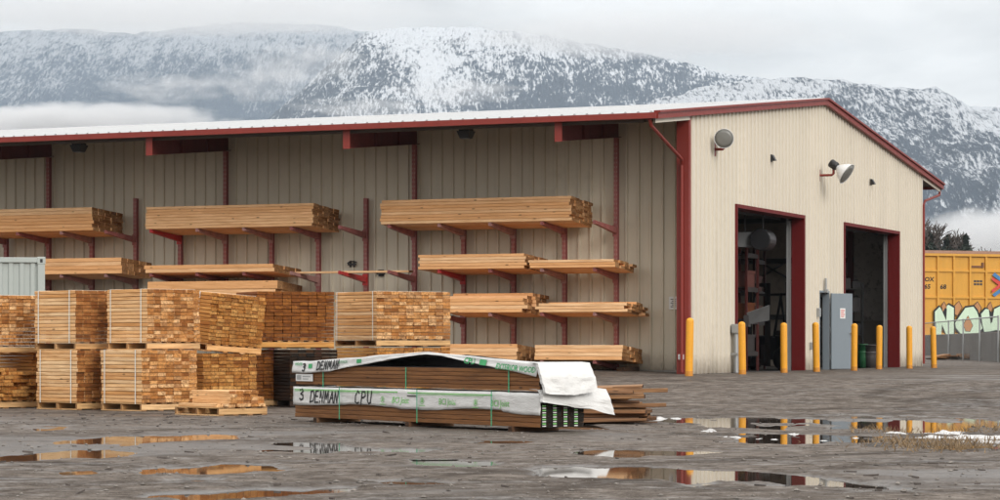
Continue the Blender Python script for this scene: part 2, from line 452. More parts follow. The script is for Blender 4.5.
xs = np.concatenate([[-6000, -2500, -900, -300, -120, -60, -35, -22], np.arange(-13, 13.01, .065), [15, 18, 22, 28, 36, 50, 90, 200, 600, 2500, 6000]])
ys = np.concatenate([[-300, -80, -20, 0, 6, 10, 12, 14], np.arange(15, 46, .085), np.arange(46, 83, .28), np.arange(84, 104, 2.0), [106, 120, 160, 260, 500, 1000, 2000, 4000, 9000]])
XX, YY = np.meshgrid(xs, ys)
ground = grid_mesh('ground', xs, ys, ground_z(XX, YY), M['ground'])
wf = sstep(.02, .55, puddle_field(XX + .0, YY))
wf = np.maximum(wf, .75 * sstep(.12, .42, fbm(XX * .22, YY * .38, 5, 77)) * (YY < 60))
def arc(x, y, cx, cy, r, w, a=1.0):
    return a * np.exp(-((np.hypot(x - cx, y - cy) - r) / w) ** 2)
tk = np.zeros_like(XX)
for (cx_, cy_, r_) in ((-3.0, 62.0, 21.5), (-3.0, 62.0, 23.2), (20.0, 44.0, 11.5), (20.0, 44.0, 13.3), (2.0, 72.0, 27.0), (2.0, 72.0, 28.8), (-18.0, 8.0, 21.0), (-18.0, 8.0, 22.8), (14.0, 12.0, 15.5), (14.0, 12.0, 17.2), (-30, 70, 45), (-30, 70, 46.8)):
    tk = np.maximum(tk, arc(XX, YY, cx_, cy_, r_, .22) * np.clip(.55 + 1.2 * fbm(XX * .5, YY * .5, 3, 91), 0, 1))
for nm, arr in (('wet', wf), ('track', tk)):
    at = ground.data.attributes.new(nm, 'FLOAT', 'POINT'); at.data.foreach_set('value', arr.ravel().astype(np.float32))
tag(ground, 'wet grey gravel and asphalt yard with worn tracks', None, None, 'structure')

for i, (x0, x1, y0, y1, k, sk) in enumerate(PUDDLES):
    ya, yb = 2885 / (y0 - 344), 2885 / (y1 - 344)
    ym = (ya + yb) / 2; ry = (ya - yb) / 2 * 1.7 + .15
    yc = 2885 / ((y0 + y1) / 2 - 344)
    rx = (x1 - x0) / 2 / F * yc * 1.5 + .1; xc = X_at((x0 + x1) / 2, yc)
    b = MB(); n = 40
    sl = -sk * (ym * ym / 2885) / max(rx, .1)
    b.add([(xc + rx * math.cos(2 * math.pi * j / n), ym + ry * math.sin(2 * math.pi * j / n) + rx * math.cos(2 * math.pi * j / n) * sl, WATER_Z + .0006 * i) for j in range(n)], [tuple(range(n))])
    w = b.build('puddle', M['water']); tag(w, None, None, None, 'structure')

# ------------------------------------------------------------------ sky, sun
SUN_AZ, SUN_EL = R(146), R(26)
sun_dir = Vector((math.sin(SUN_AZ) * math.cos(SUN_EL), math.cos(SUN_AZ) * math.cos(SUN_EL), math.sin(SUN_EL)))
def build_world():
    w = bpy.data.worlds.new('World'); SC.world = w; w.use_nodes = True
    t = w.node_tree; t.nodes.clear()
    out = t.nodes.new('ShaderNodeOutputWorld'); bg = t.nodes.new('ShaderNodeBackground')
    sky = t.nodes.new('ShaderNodeTexSky'); sky.sky_type = 'NISHITA'; sky.sun_disc = False
    sky.sun_elevation = SUN_EL; sky.sun_rotation = SUN_AZ; sky.air_density = 1; sky.dust_density = 3; sky.altitude = 600
    tc = t.nodes.new('ShaderNodeTexCoord')
    sep = t.nodes.new('ShaderNodeSeparateXYZ'); t.links.new(tc.outputs['Generated'], sep.inputs[0])
    mp = t.nodes.new('ShaderNodeMapping'); mp.inputs['Scale'].default_value = (1, 1, 3.2)
    t.links.new(tc.outputs['Generated'], mp.inputs[0])
    no = t.nodes.new('ShaderNodeTexNoise'); no.inputs['Scale'].default_value = 9; no.inputs['Detail'].default_value = 6; no.inputs['Roughness'].default_value = .5
    no.inputs['Distortion'].default_value = .4
    t.links.new(mp.outputs[0], no.inputs[0])
    r1 = t.nodes.new('ShaderNodeValToRGB'); r1.color_ramp.elements[0].position = .38; r1.color_ramp.elements[1].position = .60
    r1.color_ramp.elements[0].color = (7.0, 6.85, 6.65, 1); r1.color_ramp.elements[1].color = (9.7, 9.5, 9.2, 1)
    t.links.new(no.outputs[0], r1.inputs[0])
    # an overcast dome is brighter overhead than at the horizon
    mr = t.nodes.new('ShaderNodeMapRange'); mr.inputs[1].default_value = .12; mr.inputs[2].default_value = .9; mr.inputs[3].default_value = 1.0; mr.inputs[4].default_value = 2.3
    t.links.new(sep.outputs[2], mr.inputs[0])
    vm = t.nodes.new('ShaderNodeVectorMath'); vm.operation = 'SCALE'
    t.links.new(r1.outputs[0], vm.inputs[0]); t.links.new(mr.outputs[0], vm.inputs['Scale'])
    mx = t.nodes.new('ShaderNodeMix'); mx.data_type = 'RGBA'; mx.inputs[0].default_value = .95
    t.links.new(sky.outputs[0], mx.inputs[6]); t.links.new(vm.outputs[0], mx.inputs[7])
    t.links.new(mx.outputs[2], bg.inputs[0]); bg.inputs[1].default_value = .1
    t.links.new(bg.outputs[0], out.inputs[0])
    w.cycles.sampling_method = 'MANUAL'; w.cycles.sample_map_resolution = 512
build_world()
sl = bpy.data.lights.new('sun', 'SUN'); sl.energy = 1.5; sl.angle = R(25); sl.color = (1.0, .965, .91)
so = bpy.data.objects.new('sun', sl); COL.objects.link(so)
so.rotation_euler = (-sun_dir).to_track_quat('-Z', 'Y').to_euler()
so.location = (30, -20, 60)

# ------------------------------------------------------------------ WAREHOUSE
GW = 22.8            # gable width
OV = 2.43            # eave overhang
REC = 1.57           # the long wall stands back from the gable wall's edge
TL = 36.0            # length
Z_EAVE, Z_RIDGE, S_RIDGE = 5.86, 7.38, 11.4
SLOPE = (Z_RIDGE - Z_EAVE) / (S_RIDGE + OV)
def roof_z(s): return Z_RIDGE - SLOPE * abs(s - S_RIDGE)

wh = empty('warehouse', O, BROT, 'long beige ribbed metal warehouse with red trim and two open garage bays', 'warehouse')

RIB = .305
PROF = [(0, 0), (.225, 0), (.236, .038), (.294, .038), (.305, 0)]
PROF_G = PROF
PROF_L = [(0, 0), (.218, 0), (.234, .052), (.276, .052), (.305, 0)]
def ribbed(b, a0, a1, put, zb, zt, openings=(), breaks=(), mat=0, PROF=PROF_G):
    """put(a, out, z) -> point; openings: (a0, a1, ztop)"""
    pts = []
    k = 0
    while a0 + k * RIB < a1 - 1e-4:
        for (x, h) in PROF[:-1]: pts.append((a0 + k * RIB + x, h))
        k += 1
    pts = [p for p in pts if p[0] < a1 - 1e-4]
    def hat(a):
        f = (a - a0) % RIB
        for (xa, ha), (xb, hb) in zip(PROF, PROF[1:]):
            if xa <= f <= xb: return ha + (hb - ha) * (f - xa) / (xb - xa)
        return 0
    ex = [a1] + list(breaks) + [x for o in openings for x in o[:2]]
    for x in ex:
        if a0 < x <= a1: pts.append((x, hat(x)))
    pts = sorted(set(pts))
    for (xa, ha), (xb, hb) in zip(pts, pts[1:]):
        if xb - xa < 1e-5: continue
        xm = (xa + xb) / 2; lo = zb
        for o in openings:
            if o[0] <= xm <= o[1]: lo = o[2]
        b.add([put(xa, ha, lo), put(xb, hb, lo), put(xb, hb, zt(xb)), put(xa, ha, zt(xa))], [(0, 1, 2, 3)], mat)

D1 = (s_of(735.5), s_of(803), 4.05)
D2 = (s_of(843.5), s_of(898), 4.05)
DP = (s_of(818.5), s_of(827.5), 2.12)

b = MB()
ribbed(b, .02, GW, lambda a, h, z: (a, -h, z), .02, lambda s: roof_z(s) - .09, [D1, D2, DP], [S_RIDGE])
gw = b.build('gable_wall', M['siding'], wh)
b = MB()
ribbed(b, .30, TL, lambda a, h, z: (REC - h, a, z), .10, lambda t: roof_z(REC) - .08, PROF=PROF_L)
lw = b.build('long_wall', M['siding_long'], wh)
b = MB()
b.box((REC + .02, .06, -.4), (REC + .10, TL, .10)); b.box((REC - .05, .30, -.4), (REC + .02, TL, .095))
b.box((.05, -.02, -.4), (D1[0], .10, .012)); b.box((D1[1], -.02, -.4), (DP[0], .10, .012)); b.box((DP[1], -.02, -.4), (D2[0], .10, .012)); b.box((D2[1], -.02, -.4), (GW, .10, .012))
b.build('foundation_strip', M['concrete'], wh)
b = MB()
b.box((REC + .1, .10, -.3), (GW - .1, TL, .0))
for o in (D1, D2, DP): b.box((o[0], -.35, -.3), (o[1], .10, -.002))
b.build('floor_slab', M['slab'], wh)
# inner liner, far wall, end walls
b = MB()
b.box((GW - .10, .05, -.3), (GW - .02, TL, roof_z(GW) - .1))
b.box((REC + .12, .30, 0), (REC + .16, TL, roof_z(REC) - .1))
b.build('inner_liner', M['interior'], wh)
b = MB(); b.box((REC, TL, -.3), (GW, TL + .1, 6.0)); b.box((REC + .2, 13.0, 0), (GW - .12, 13.1, 6.2)); b.build('end_wall', M['interior'], wh)
# gable return fin between long wall and its corner
b = MB()
b.box((.06, .02, .02), (REC + .01, .05, roof_z(REC) - .2))
b.build('return_panel', M['siding_long'], wh)
# corner post
b = MB()
b.box((-.025, -.035, .0), (.02, .27, roof_z(0) - .14)); b.box((.02, -.036, .0), (.12, -.002, roof_z(0) - .14)); b.box((.02, .235, .0), (.10, .27, roof_z(0) - .14))
b.build('corner_trim', M['red_trim'], wh)
b = MB(); b.box((GW - .10, -.036, .0), (GW + .03, -.003, roof_z(GW) - .14)); b.box((GW, -.003, 0), (GW + .03, .2, roof_z(GW) - .14)); b.build('corner_trim', M['siding'], wh)

# roof : two pitches with standing ribs
T0, T1 = -.06, TL + .3
for sgn in (-1, 1):
    b = MB()
    se = -OV if sgn < 0 else GW + OV
    for (dz0, dz1, mi) in ((-.05, 0, 0),):
        vs = []
        for (s, z) in ((se, roof_z(se)), (S_RIDGE, Z_RIDGE)):
            for t in (T0, T1):
                vs += [(s, t, z + dz0), (s, t, z + dz1)]
        b.add(vs, [(1, 5, 7, 3)], 0)
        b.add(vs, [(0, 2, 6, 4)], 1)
        b.add(vs, [(0, 1, 3, 2), (0, 4, 5, 1), (2, 3, 7, 6)], 0)
    n = int((T1 - T0) / RIB)
    for k in range(n):
        t = T0 + .1 + k * RIB
        w1, w2, h = .045, .02, .04
        vs = []
        for (s, z) in ((se - sgn * -.02 * 0, roof_z(se)), (S_RIDGE, Z_RIDGE)):
            vs += [(s, t - w1, z + .001), (s, t - w2, z + h), (s, t + w2, z + h), (s, t + w1, z + .001)]
        b.add(vs, [(0, 1, 5, 4), (1, 2, 6, 5), (2, 3, 7, 6), (0, 3, 2, 1)], 0)
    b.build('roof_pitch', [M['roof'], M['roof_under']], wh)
b = MB(); b.prism([(-.3, -.036), (0, .02), (.3, -.036), (.3, -.045), (0, .01), (-.3, -.045)], 0, T1 - T0, Matrix.Translation((S_RIDGE, T0, Z_RIDGE + .045)) @ Matrix(((1, 0, 0, 0), (0, 0, 1, 0), (0, 1, 0, 0), (0, 0, 0, 1)))); b.build('ridge_cap', M['roof'], wh)
# rake trims on the gable
for sgn in (-1, 1):
    se = -OV - .05 if sgn < 0 else GW + OV + .05
    b = MB()
    a0 = Vector((se, -.10, roof_z(se) - .05)); a1 = Vector((S_RIDGE, -.10, Z_RIDGE - .05))
    b.beam(a0, a1, .09, .17); 
    b.beam(a0 + Vector((0, -.02, .075)), a1 + Vector((0, -.02, .075)), .15, .05)
    b.build('rake_trim', M['red_trim'], wh)
# soffit end strip of siding colour under the rake outside the wall
for (sa, sb) in ((-OV + .03, .0), (GW + .04, GW + OV - .03)):
    b = MB(); b.add([(sa, -.05, roof_z(sa) - .23), (sb, -.05, roof_z(sb) - .23), (sb, -.05, roof_z(sb) - .08), (sa, -.05, roof_z(sa) - .08), (sa, -.01, roof_z(sa) - .23), (sb, -.01, roof_z(sb) - .23), (sb, -.01, roof_z(sb) - .08), (sa, -.01, roof_z(sa) - .08)],
          [(0, 1, 2, 3), (7, 6, 5, 4), (0, 4, 5, 1)])
    b.build('overhang_edge', M['siding'], wh)
# eave gutters
for (se, sg) in ((-OV, -1), (GW + OV, 1)):
    b = MB()
    x0, x1 = sorted((se + sg * .005, se + sg * .13))
    zt = roof_z(se) - .005
    b.box((x0, T0 - .04, zt - .13), (x1, T1, zt - .115)); 
    xo = se + sg * .13
    b.box((min(xo, xo - sg * .015), T0 - .04, zt - .115), (max(xo, xo - sg * .015), T1, zt))
    xi = se + sg * .005
    b.box((min(xi, xi + sg * .015), T0 - .04, zt - .115), (max(xi, xi + sg * .015), T1, zt - .002))
    b.box((x0, T0 - .055, zt - .13), (x1, T0 - .04, zt))
    b.build('gutter', M['red_trim'], wh)
# purlins under the overhang
for s in (-2.2, -1.2, -.2, .8):
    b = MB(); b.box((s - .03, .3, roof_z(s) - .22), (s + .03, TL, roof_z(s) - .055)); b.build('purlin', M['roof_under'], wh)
b = MB(); b.box((REC - .13, .3, roof_z(REC) - .20), (REC - .035, TL, roof_z(REC) - .07)); b.build('wall_head_trim', M['red_beam'], wh)
# cantilever roof beams over the tall columns
TK = [2.28 + 1.335 * k for k in range(15)]
for k in (0, 4, 8, 12):
    t = TK[k]
    b = MB()
    s0, s1 = -OV + .06, REC - .04
    def sec(s, zb_):
        zt = roof_z(s) - .052
        return zt, zb_
    zt0, zb0 = roof_z(s0) - .055, 5.30
    zt1, zb1 = roof_z(s1) - .055, 5.68
    for (w, za0, zb0_, za1, zb1_) in ((.012, zt0, zb0, zt1, zb1), (.16, zb0 + .018, zb0, zb1 + .018, zb1), (.16, zt0, zt0 - .018, zt1, zt1 - .018)):
        h = w / 2
        vs = [(s0, t - h, zb0_), (s0, t + h, zb0_), (s1, t + h, zb1_), (s1, t - h, zb1_), (s0, t - h, za0), (s0, t + h, za0), (s1, t + h, za1), (s1, t - h, za1)]
        b.add(vs, [(0, 3, 2, 1), (4, 5, 6, 7), (0, 1, 5, 4), (1, 2, 6, 5), (2, 3, 7, 6), (3, 0, 4, 7)])
    for s in (-.9, .4):
        z0 = zb0 + (zb1 - zb0) * (s - s0) / (s1 - s0)
        b.box((s - .006, t - .075, z0 + .02), (s + .006, t - .008, roof_z(s) - .075))
    rb = b.build('roof_beam', M['red_beam'], wh)
    b = MB(); b.box((s0 - .014, t - .09, zb0 - .01), (s0, t + .09, zt0)); b.build('end_plate', M['red_trim'], rb)
# downspouts
b = MB()
b.tube([(-OV - .04, .06, roof_z(-OV) - .14), (-OV + .06, .06, roof_z(-OV) - .28), (-.16, .10, 4.98), (-.07, .13, 4.85), (-.07, .13, .06)], .042, 8)
b.build('downspout', M['red_trim'], wh)
b = MB()
b.tube([(GW + OV + .04, -.02, roof_z(GW + OV) - .14), (GW + OV - .1, -.03, roof_z(GW + OV) - .33), (GW + .3, -.05, roof_z(GW + OV) - .62), (GW + .06, -.06, roof_z(GW + OV) - .75), (GW + .06, -.06, .1)], .04, 8)
b.build('downspout', M['red_trim'], wh)

# bay openings: red steel jambs, header, door track
for o in (D1, D2):
    fr = None
    b = MB(); b.box((o[0] - .04, -.05, 0), (o[0] + .03, .40, o[2])); f1 = b.build('bay_jamb', M['shaded_red'], wh)
    b = MB(); b.box((o[1] - .05, -.05, 0), (o[1] + .05, .30, o[2])); f2 = b.build('bay_jamb', M['shaded_red'], wh)
    b = MB(); b.box((o[0] - .04, -.052, o[2]), (o[1] + .05, .40, o[2] + .09)); b.build('bay_header', M['shaded_red'], wh)
    b = MB(); b.box((o[1] - .12, .32, 0), (o[1] - .03, .40, o[2] - .05)); b.box((o[1] - .14, .40, 0), (o[1] - .02, .42, o[2] + .2)); b.build('door_track', M['galv'], wh)
    b = MB(); b.box((o[0] + .03, .44, 0), (o[0] + .10, .52, o[2] - .05)); b.build('door_track', M['galv'], wh)
    b = MB()
    for j in range(3): b.box((o[0], .62 + j * .0, o[2] - .02 + j * .33), (o[1], .67, o[2] + .29 + j * .33))
    b.build('rolled_up_door', M['dark_steel'], wh)
# pedestrian door
b = MB()
b.box((DP[0] - .05, -.045, 0), (DP[0], .14, DP[2] + .05)); b.box((DP[1], -.045, 0), (DP[1] + .05, .14, DP[2] + .05)); b.box((DP[0], -.045, DP[2]), (DP[1], .14, DP[2] + .05))
b.build('door_frame', M['grey_door'], wh)
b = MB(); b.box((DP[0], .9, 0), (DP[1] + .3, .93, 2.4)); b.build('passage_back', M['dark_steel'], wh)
hx, hy = DP[1] + .02, -.075
ang = R(-24)   # leaf swung wide open, almost back against the wall
Mleaf = Matrix.Translation((hx, hy, 0)) @ Matrix.Rotation(ang, 4, 'Z')
LWD = .90
b = MB(); b.bevbox((0, -.045, .03), (LWD, 0, DP[2] - .01), .006, 0, Mleaf)
leaf = b.build('door_leaf', M['grey_door'], wh)
# (the outside face of the leaf now looks at the yard from its far side)
b = MB()
b.box((.36, -.052, 1.42), (.58, -.046, 1.70), 0, Mleaf); nt = b.build('door_notice', M['white_paint'], leaf)
b = MB()
for j in range(4): b.box((.39, -.0545, 1.63 - j * .055), (.55 - .03 * (j % 2), -.0522, 1.655 - j * .055), 0, Mleaf)
b.build('notice_print', M['logo_red'], leaf)
b = MB(); b.tube([Mleaf @ Vector((LWD - .09, -.046, 1.02)), Mleaf @ Vector((LWD - .09, -.10, 1.02))], .018, 8); b.tube([Mleaf @ Vector((LWD - .09, -.10, 1.02)), Mleaf @ Vector((LWD - .03, -.12, 1.02))], .022, 8); b.lathe([(.001, .0), (.045, .0), (.045, .012), (.001, .012)], 12, 0, Mleaf @ Matrix.Translation((LWD - .09, -.046, 1.02)) @ Matrix.Rotation(R(90), 4, 'X'))
b.build('door_handle', M['galv'], leaf)
b = MB()
for z in (.3, 1.05, 1.85): b.tube([Mleaf @ Vector((0, .012, z)), Mleaf @ Vector((0, .012, z + .12))], .014, 6)
b.build('hinge', M['galv'], leaf)

# inside structure seen through the bays
fs = GW - .10
for t in (2.2, 7.4):
    b = MB(); b.box((fs - .32, t - .09, 0), (fs - .30, t + .09, 5.6)); b.box((fs - .02, t - .09, 0), (fs - .002, t + .09, 5.6)); b.box((fs - .30, t - .006, 0), (fs - .02, t + .006, 5.6)); b.build('frame_column', M['red_beam'], wh)
for z in (1.5, 3.3, 4.6):
    b = MB(); b.box((fs - .16, .1, z), (fs - .003, 13, z + .16)); b.build('wall_girt', M['dark_steel'], wh)
def braced(ta, tb, za, zb_):
    for (p, q) in (((ta, za), (tb, zb_)), ((ta, zb_), (tb, za))):
        b = MB(); b.tube([(fs - .22, p[0], p[1]), (fs - .22, q[0], q[1])], .035, 6); b.build('cross_brace', M['dark_steel'], wh)
braced(2.3, 7.2, 1.7, 4.5)
b = MB(); b.box((fs - .19, .15, 1.45), (fs - .175, 2.1, 4.3)); b.build('wall_board', M['interior_pale'], wh)

# ------------------------------------------------------------------ fittings on the building (each a thing)
def wall_frame(px, py, t=0.0, off=0.0):
    s = s_of(px, t - off)
    return s, zb_of(py, s, t - off)
def facing(dirv, roll=0):
    """matrix whose +Z looks along dirv"""
    return Vector(dirv).normalized().to_track_quat('Z', 'Y').to_matrix().to_4x4()

def floodlight(px, py, look, label, size, off):
    s, z = wall_frame(px, py, 0, off)
    base = B(s, -off, z)
    e = empty('floodlight', base, 0, label, 'floodlight', 'bell floodlights on the gable wall')
    Mx = facing(look)
    k = size
    b = MB()
    b.lathe([(.10 * k, -.55 * k), (.13 * k, -.50 * k), (.21 * k, -.42 * k), (.36 * k, -.25 * k), (.46 * k, -.06 * k), (.49 * k, .0), (.50 * k, .004 * k), (.485 * k, .008 * k), (.45 * k, -.03 * k), (.29 * k, -.21 * k), (.14 * k, -.39 * k), (.0, -.40 * k)], 28, 0, Mx)
    b.build('reflector', M['lamp_white'], e, True)
    b = MB(); b.lathe([(.0, -.012 * k), (.455 * k, -.012 * k), (.475 * k, -.004 * k), (.3 * k, .03 * k), (.0, .045 * k)], 28, 0, Mx); b.build('glass', M['lamp_glass'], e, True)
    b = MB(); b.lathe([(0, -.92 * k), (.17 * k, -.92 * k), (.19 * k, -.88 * k), (.19 * k, -.60 * k), (.15 * k, -.55 * k), (0, -.55 * k)], 16, 0, Mx); hs = b.build('ballast_housing', M['black'], e, True)
    # bracket back to the wall
    back = Mx @ Vector((0, 0, -.75 * k))
    out = Vector((UY, -UX, 0))          # away from the gable
    w = (out * -off)
    b = MB()
    b.tube([back, back + Vector((0, 0, -.24)), back + Vector((0, 0, -.28)) - out * .05, back - out * (off + back.dot(out)) + Vector((0, 0, -.28))], .035, 8)
    pl = back - out * (off + back.dot(out)) + Vector((0, 0, -.28))
    R4 = Matrix.Translation(pl) @ Matrix.Rotation(BROT, 4, 'Z')
    b.box((-.07, -.03, -.16), (.07, 0.0, .16), 0, R4)
    b.build('bracket', M['red_trim'], e)
    return e
m = N('frosted_lamp_glass'); m.bsdf((.20, .20, .185), .3, 0, m.noise(m.coord('Object'), 12, 3), .1, .01); M['lamp_glass'] = m.mat
floodlight(724, 138.5, (-.13, -1, -.16), 'round grey-glassed bell floodlight facing out above the corner of the gable', .47, .36)
floodlight(847, 174, (.80, -.42, -.62), 'white bell floodlight on red bracket between the two bays pointing down', .62, .80)

for (px, py, lab) in ((770, 158, 'small black wedge hood high on gable above the first bay'), (870, 182, 'small black wedge hood high on gable above the second bay')):
    s, z = wall_frame(px, py)
    e = empty('vent_hood', B(s, -.03, z), BROT, lab, 'vent hood', 'black hoods on the gable')
    b = MB(); b.add([(-.08, 0, -.08), (.08, 0, -.08), (.08, 0, .08), (-.08, 0, .08), (-.08, -.13, -.07), (.08, -.13, -.07), (.07, -.05, .08), (-.07, -.05, .08)], [(0, 3, 2, 1), (4, 5, 6, 7), (0, 1, 5, 4), (1, 2, 6, 5), (2, 3, 7, 6), (3, 0, 4, 7)])
    b.build('hood', M['black'], e)
    b = MB(); b.box((-.09, -.008, -.10), (.09, .0, .09)); b.build('flange', M['dark_steel'], e)
for (px, py, lab) in ((79, 143, 'small black soffit lamp under the eave near the second red beam'), (466, 129, 'small black soffit lamp under the eave beyond the first red beam')):
    t = t_of(px, -1.4); z = roof_z(-1.4) - .23
    e = empty('soffit_lamp', B(-1.4, t, z), BROT, lab, 'lamp', 'lamps under the eave')
    b = MB(); b.prism([(-.13, -.13), (.13, -.13), (.13, .13), (-.13, .13)], -.05, .0); b.add([(-.17, -.17, -.05), (.17, -.17, -.05), (.17, .17, -.05), (-.17, .17, -.05), (-.11, -.11, -.22), (.11, -.11, -.22), (.11, .11, -.22), (-.11, .11, -.22)], [(0, 1, 2, 3), (7, 6, 5, 4), (0, 4, 5, 1), (1, 5, 6, 2), (2, 6, 7, 3), (3, 7, 4, 0)])
    b.build('housing', M['black'], e)
    b = MB(); b.box((-.09, -.09, -.235), (.09, .09, -.222)); b.build('lens', M['lamp_glass'], e)

def wall_box(name, px, py, w, h, d, mat, label, cat):
    s, z = wall_frame(px, py)
    e = empty(name, B(s, -.035, z), BROT, label, cat)
    b = MB(); b.bevbox((-w / 2, -d, -h / 2), (w / 2, 0, h / 2), .008); b.build('case', mat, e)
    b = MB(); b.box((-w * .42, -d - .006, -h * .42), (w * .42, -d - .0005, h * .42)); b.build('cover', mat, e)
    return e
wall_box('switch_box', 816, 312.5, .16, .24, .08, M['galv'], 'small grey switch box on wall beside the grey door', 'switch box')
wall_box('outlet_box', 809, 346, .14, .20, .07, M['galv'], 'small grey outlet box low on wall before the grey door', 'outlet box')
e = empty('conduit_stub', B(*([s_of(823)] + [-.06]), zb_of(287, s_of(823), 0)), BROT, 'short grey conduit stub above the open grey door', 'conduit')
b = MB(); b.tube([(0, -.02, -.12), (0, -.02, .24)], .035, 8); b.build('pipe', M['galv'], e); b = MB(); b.bevbox((-.06, -.08, -.16), (.06, .02, -.06), .01); b.build('fitting', M['galv'], e)
# meter box with pipes at the first bay
s = s_of(733.5)
e = empty('electrical_box', B(s - .05, -.04, 0), BROT, 'grey electrical box on two upright pipes beside the first bay', 'electrical box')
b = MB(); b.bevbox((-.26, -.20, .98), (.24, 0, 1.20), .012); b.build('box', M['galv'], e)
for x in (-.15, .13):
    b = MB(); b.tube([(x, -.09, .02), (x, -.09, .98)], .062, 10); b.build('pipe', M['galv'], e)
b = MB(); b.box((-.28, -.16, .45), (.26, -.155, .50)); b.box((-.28, -.155, .45), (-.27, 0, .50)); b.box((.25, -.155, .45), (.26, 0, .50)); b.build('clamp', M['galv'], e)
# plate on the long wall, small box on the corner trim
t = t_of(674, REC); z = zb_of(303, REC, t)
e = empty('wall_plate', B(REC - .032, t, z), BROT, 'small pale notice plate on long wall beside the corner trim', 'plate')
b = MB(); b.box((-.012, -.11, -.15), (0, .11, .15)); b.build('plate', M['white_paint'], e)
b = MB()
for j in range(5): b.box((-.0145, -.07, .08 - j * .045), (-.0125, .07 - .03 * (j % 2), .10 - j * .045))
b.build('print', M['dark_steel'], e)
e = empty('outlet_box', B(-.028, .15, zb_of(357, 0, .1)), BROT, 'small white outlet box low on the red corner trim', 'outlet box')
b = MB(); b.bevbox((-.06, -.06, -.06), (0, .06, .06), .006); b.build('case', M['white_paint'], e); b = MB(); b.box((-.066, -.04, -.045), (-.0605, .04, .045)); b.build('cover', M['galv'], e)

# ------------------------------------------------------------------ bollards
def make_bollard():
    e = empty('bollard')
    b = MB(); b.lathe([(.085, -.1), (.085, 1.16), (.082, 1.185), (.066, 1.21), (.036, 1.228), (.0, 1.234)], 18); b.build('post', M['yellow'], e, True)
    b = MB(); b.lathe([(.0875, -.05), (.0875, .10), (.085, .105)], 18); b.build('scuffed_foot', M['bollard_base'], e, True)
    return e
BOL = [(689, -.9, .55, 1.04, 'yellow bollard standing right at the red corner of the building'),
       (742.5, -.95, 0, 1, 'yellow bollard in the near half of the first bay beside the grey pipes'), (784, -1.0, 0, 1, 'yellow bollard in the first bay close to its red jamb'),
       (816.5, -1.2, 0, 1.02, 'yellow bollard between the first bay and the grey door'), (854, -1.25, 0, 1.02, 'yellow bollard just past the open grey door leaf'),
       (879, -1.0, 0, 1, 'yellow bollard in the middle of the second bay by the green bin'), (909.5, -1.3, 0, 1, 'yellow bollard past the second bay before plain wall'),
       (934, -1.5, 0, 1, 'yellow bollard past the far corner in front of the fence')]
b0 = make_bollard()
for i, (px, t, ds, k, lab) in enumerate(BOL):
    if i == 0: o = b0
    else:
        o = b0.copy(); COL.objects.link(o)
        for ch in b0.children:
            c = ch.copy(); COL.objects.link(c); c.parent = o
    s = s_of(px, t)
    p = B(s, t)
    o.location = (p.x, p.y, gz(p.x, p.y)); o.scale = (1, 1, k); o.rotation_euler = (R(random.uniform(-1.2, 1.2)), R(random.uniform(-1.6, 1.6)), random.random() * 6)
    tag(o, lab, 'bollard', 'yellow bollards guarding the gable end')

# ------------------------------------------------------------------ cantilever racks on the long wall
ORD = ['first', 'second', 'third', 'fourth', 'fifth', 'sixth', 'seventh', 'eighth', 'ninth', 'tenth', 'eleventh', 'twelfth', 'thirteenth', 'fourteenth', 'fifteenth']
ARM_Z = [3.61, 2.50, 1.455, .33]         # tops of the arms above the slab
SB, SF = REC - .18, -.08                 # column line and arm tips
ARM_RISE = .10
def rot_b(extra=0.0): return BROT + extra
col_meshes = {}
bright = {(3, 1): 1, (9, 0): 1, (5, 1): 1, (4, 1): 0, (13, 0): 0, (8, 0): 2, (2, 0): 2, (3, 0): 2, (1, 3): 2, (0, 2): 2, (2, 2): 2, (1, 1): 2, (11, 0): 2, (11, 1): 2, (6, 1): 2, (10, 1): 2, (7, 0): 2}
for k in range(15):
    t = TK[k]
    if k in (0, 4, 8, 12): top = 5.66
    elif k in (5, 10): top = zb_of(203, SB, t) + .12
    else: top = 3.75
    p = B(SB, t)
    e = empty('rack_upright', p, BROT, ('tall ' if k in (0, 4, 8, 12) else '') + 'red steel rack upright with arms, %s from the building corner' % ORD[k], 'rack upright', 'red cantilever rack uprights along the wall')
    b = MB()
    b.box((-.055, -.05, .0), (-.045, .05, top)); b.box((.045, -.05, .0), (.055, .05, top)); b.box((-.045, -.006, .0), (.045, .006, top))
    b.box((-.06, -.06, .0), (.06, .06, .015))
    zz = .2
    while zz < top - .1:      # bolt holes down the face
        b.box((-.0575, -.042, zz), (-.0545, -.012, zz + .05), 1); b.box((-.0575, .012, zz), (-.0545, .042, zz + .05), 1); zz += .11
    b.build('column', [M['rack_red'], M['rack_pale']], e)
    for r, az in enumerate(ARM_Z):
        mm = {0: M['rack_red'], 1: M['rack_bright'], 2: M['rack_pale']}[bright.get((k, r), 0)]
        b = MB()
        L0, L1 = -.06, SF - SB
        h0, h1, w = .15, .07, .045
        ar = az; az = az - ARM_RISE
        vs = [(L0, -w, az - h0), (L0, w, az - h0), (L0, w, az), (L0, -w, az), (L1, -w, ar - h1), (L1, w, ar - h1), (L1, w, ar), (L1, -w, ar)]
        b.add(vs, [(0, 1, 2, 3), (7, 6, 5, 4), (0, 4, 5, 1), (1, 5, 6, 2), (2, 6, 7, 3), (3, 7, 4, 0)])
        b.box((-.075, -.07, az - .22), (-.056, .07, az + .06)); b.box((L1 - .02, -.03, ar - .03), (L1 - .002, .03, ar + .012))
        b.build('arm', mm, e)
    if k in (0,):
        pass

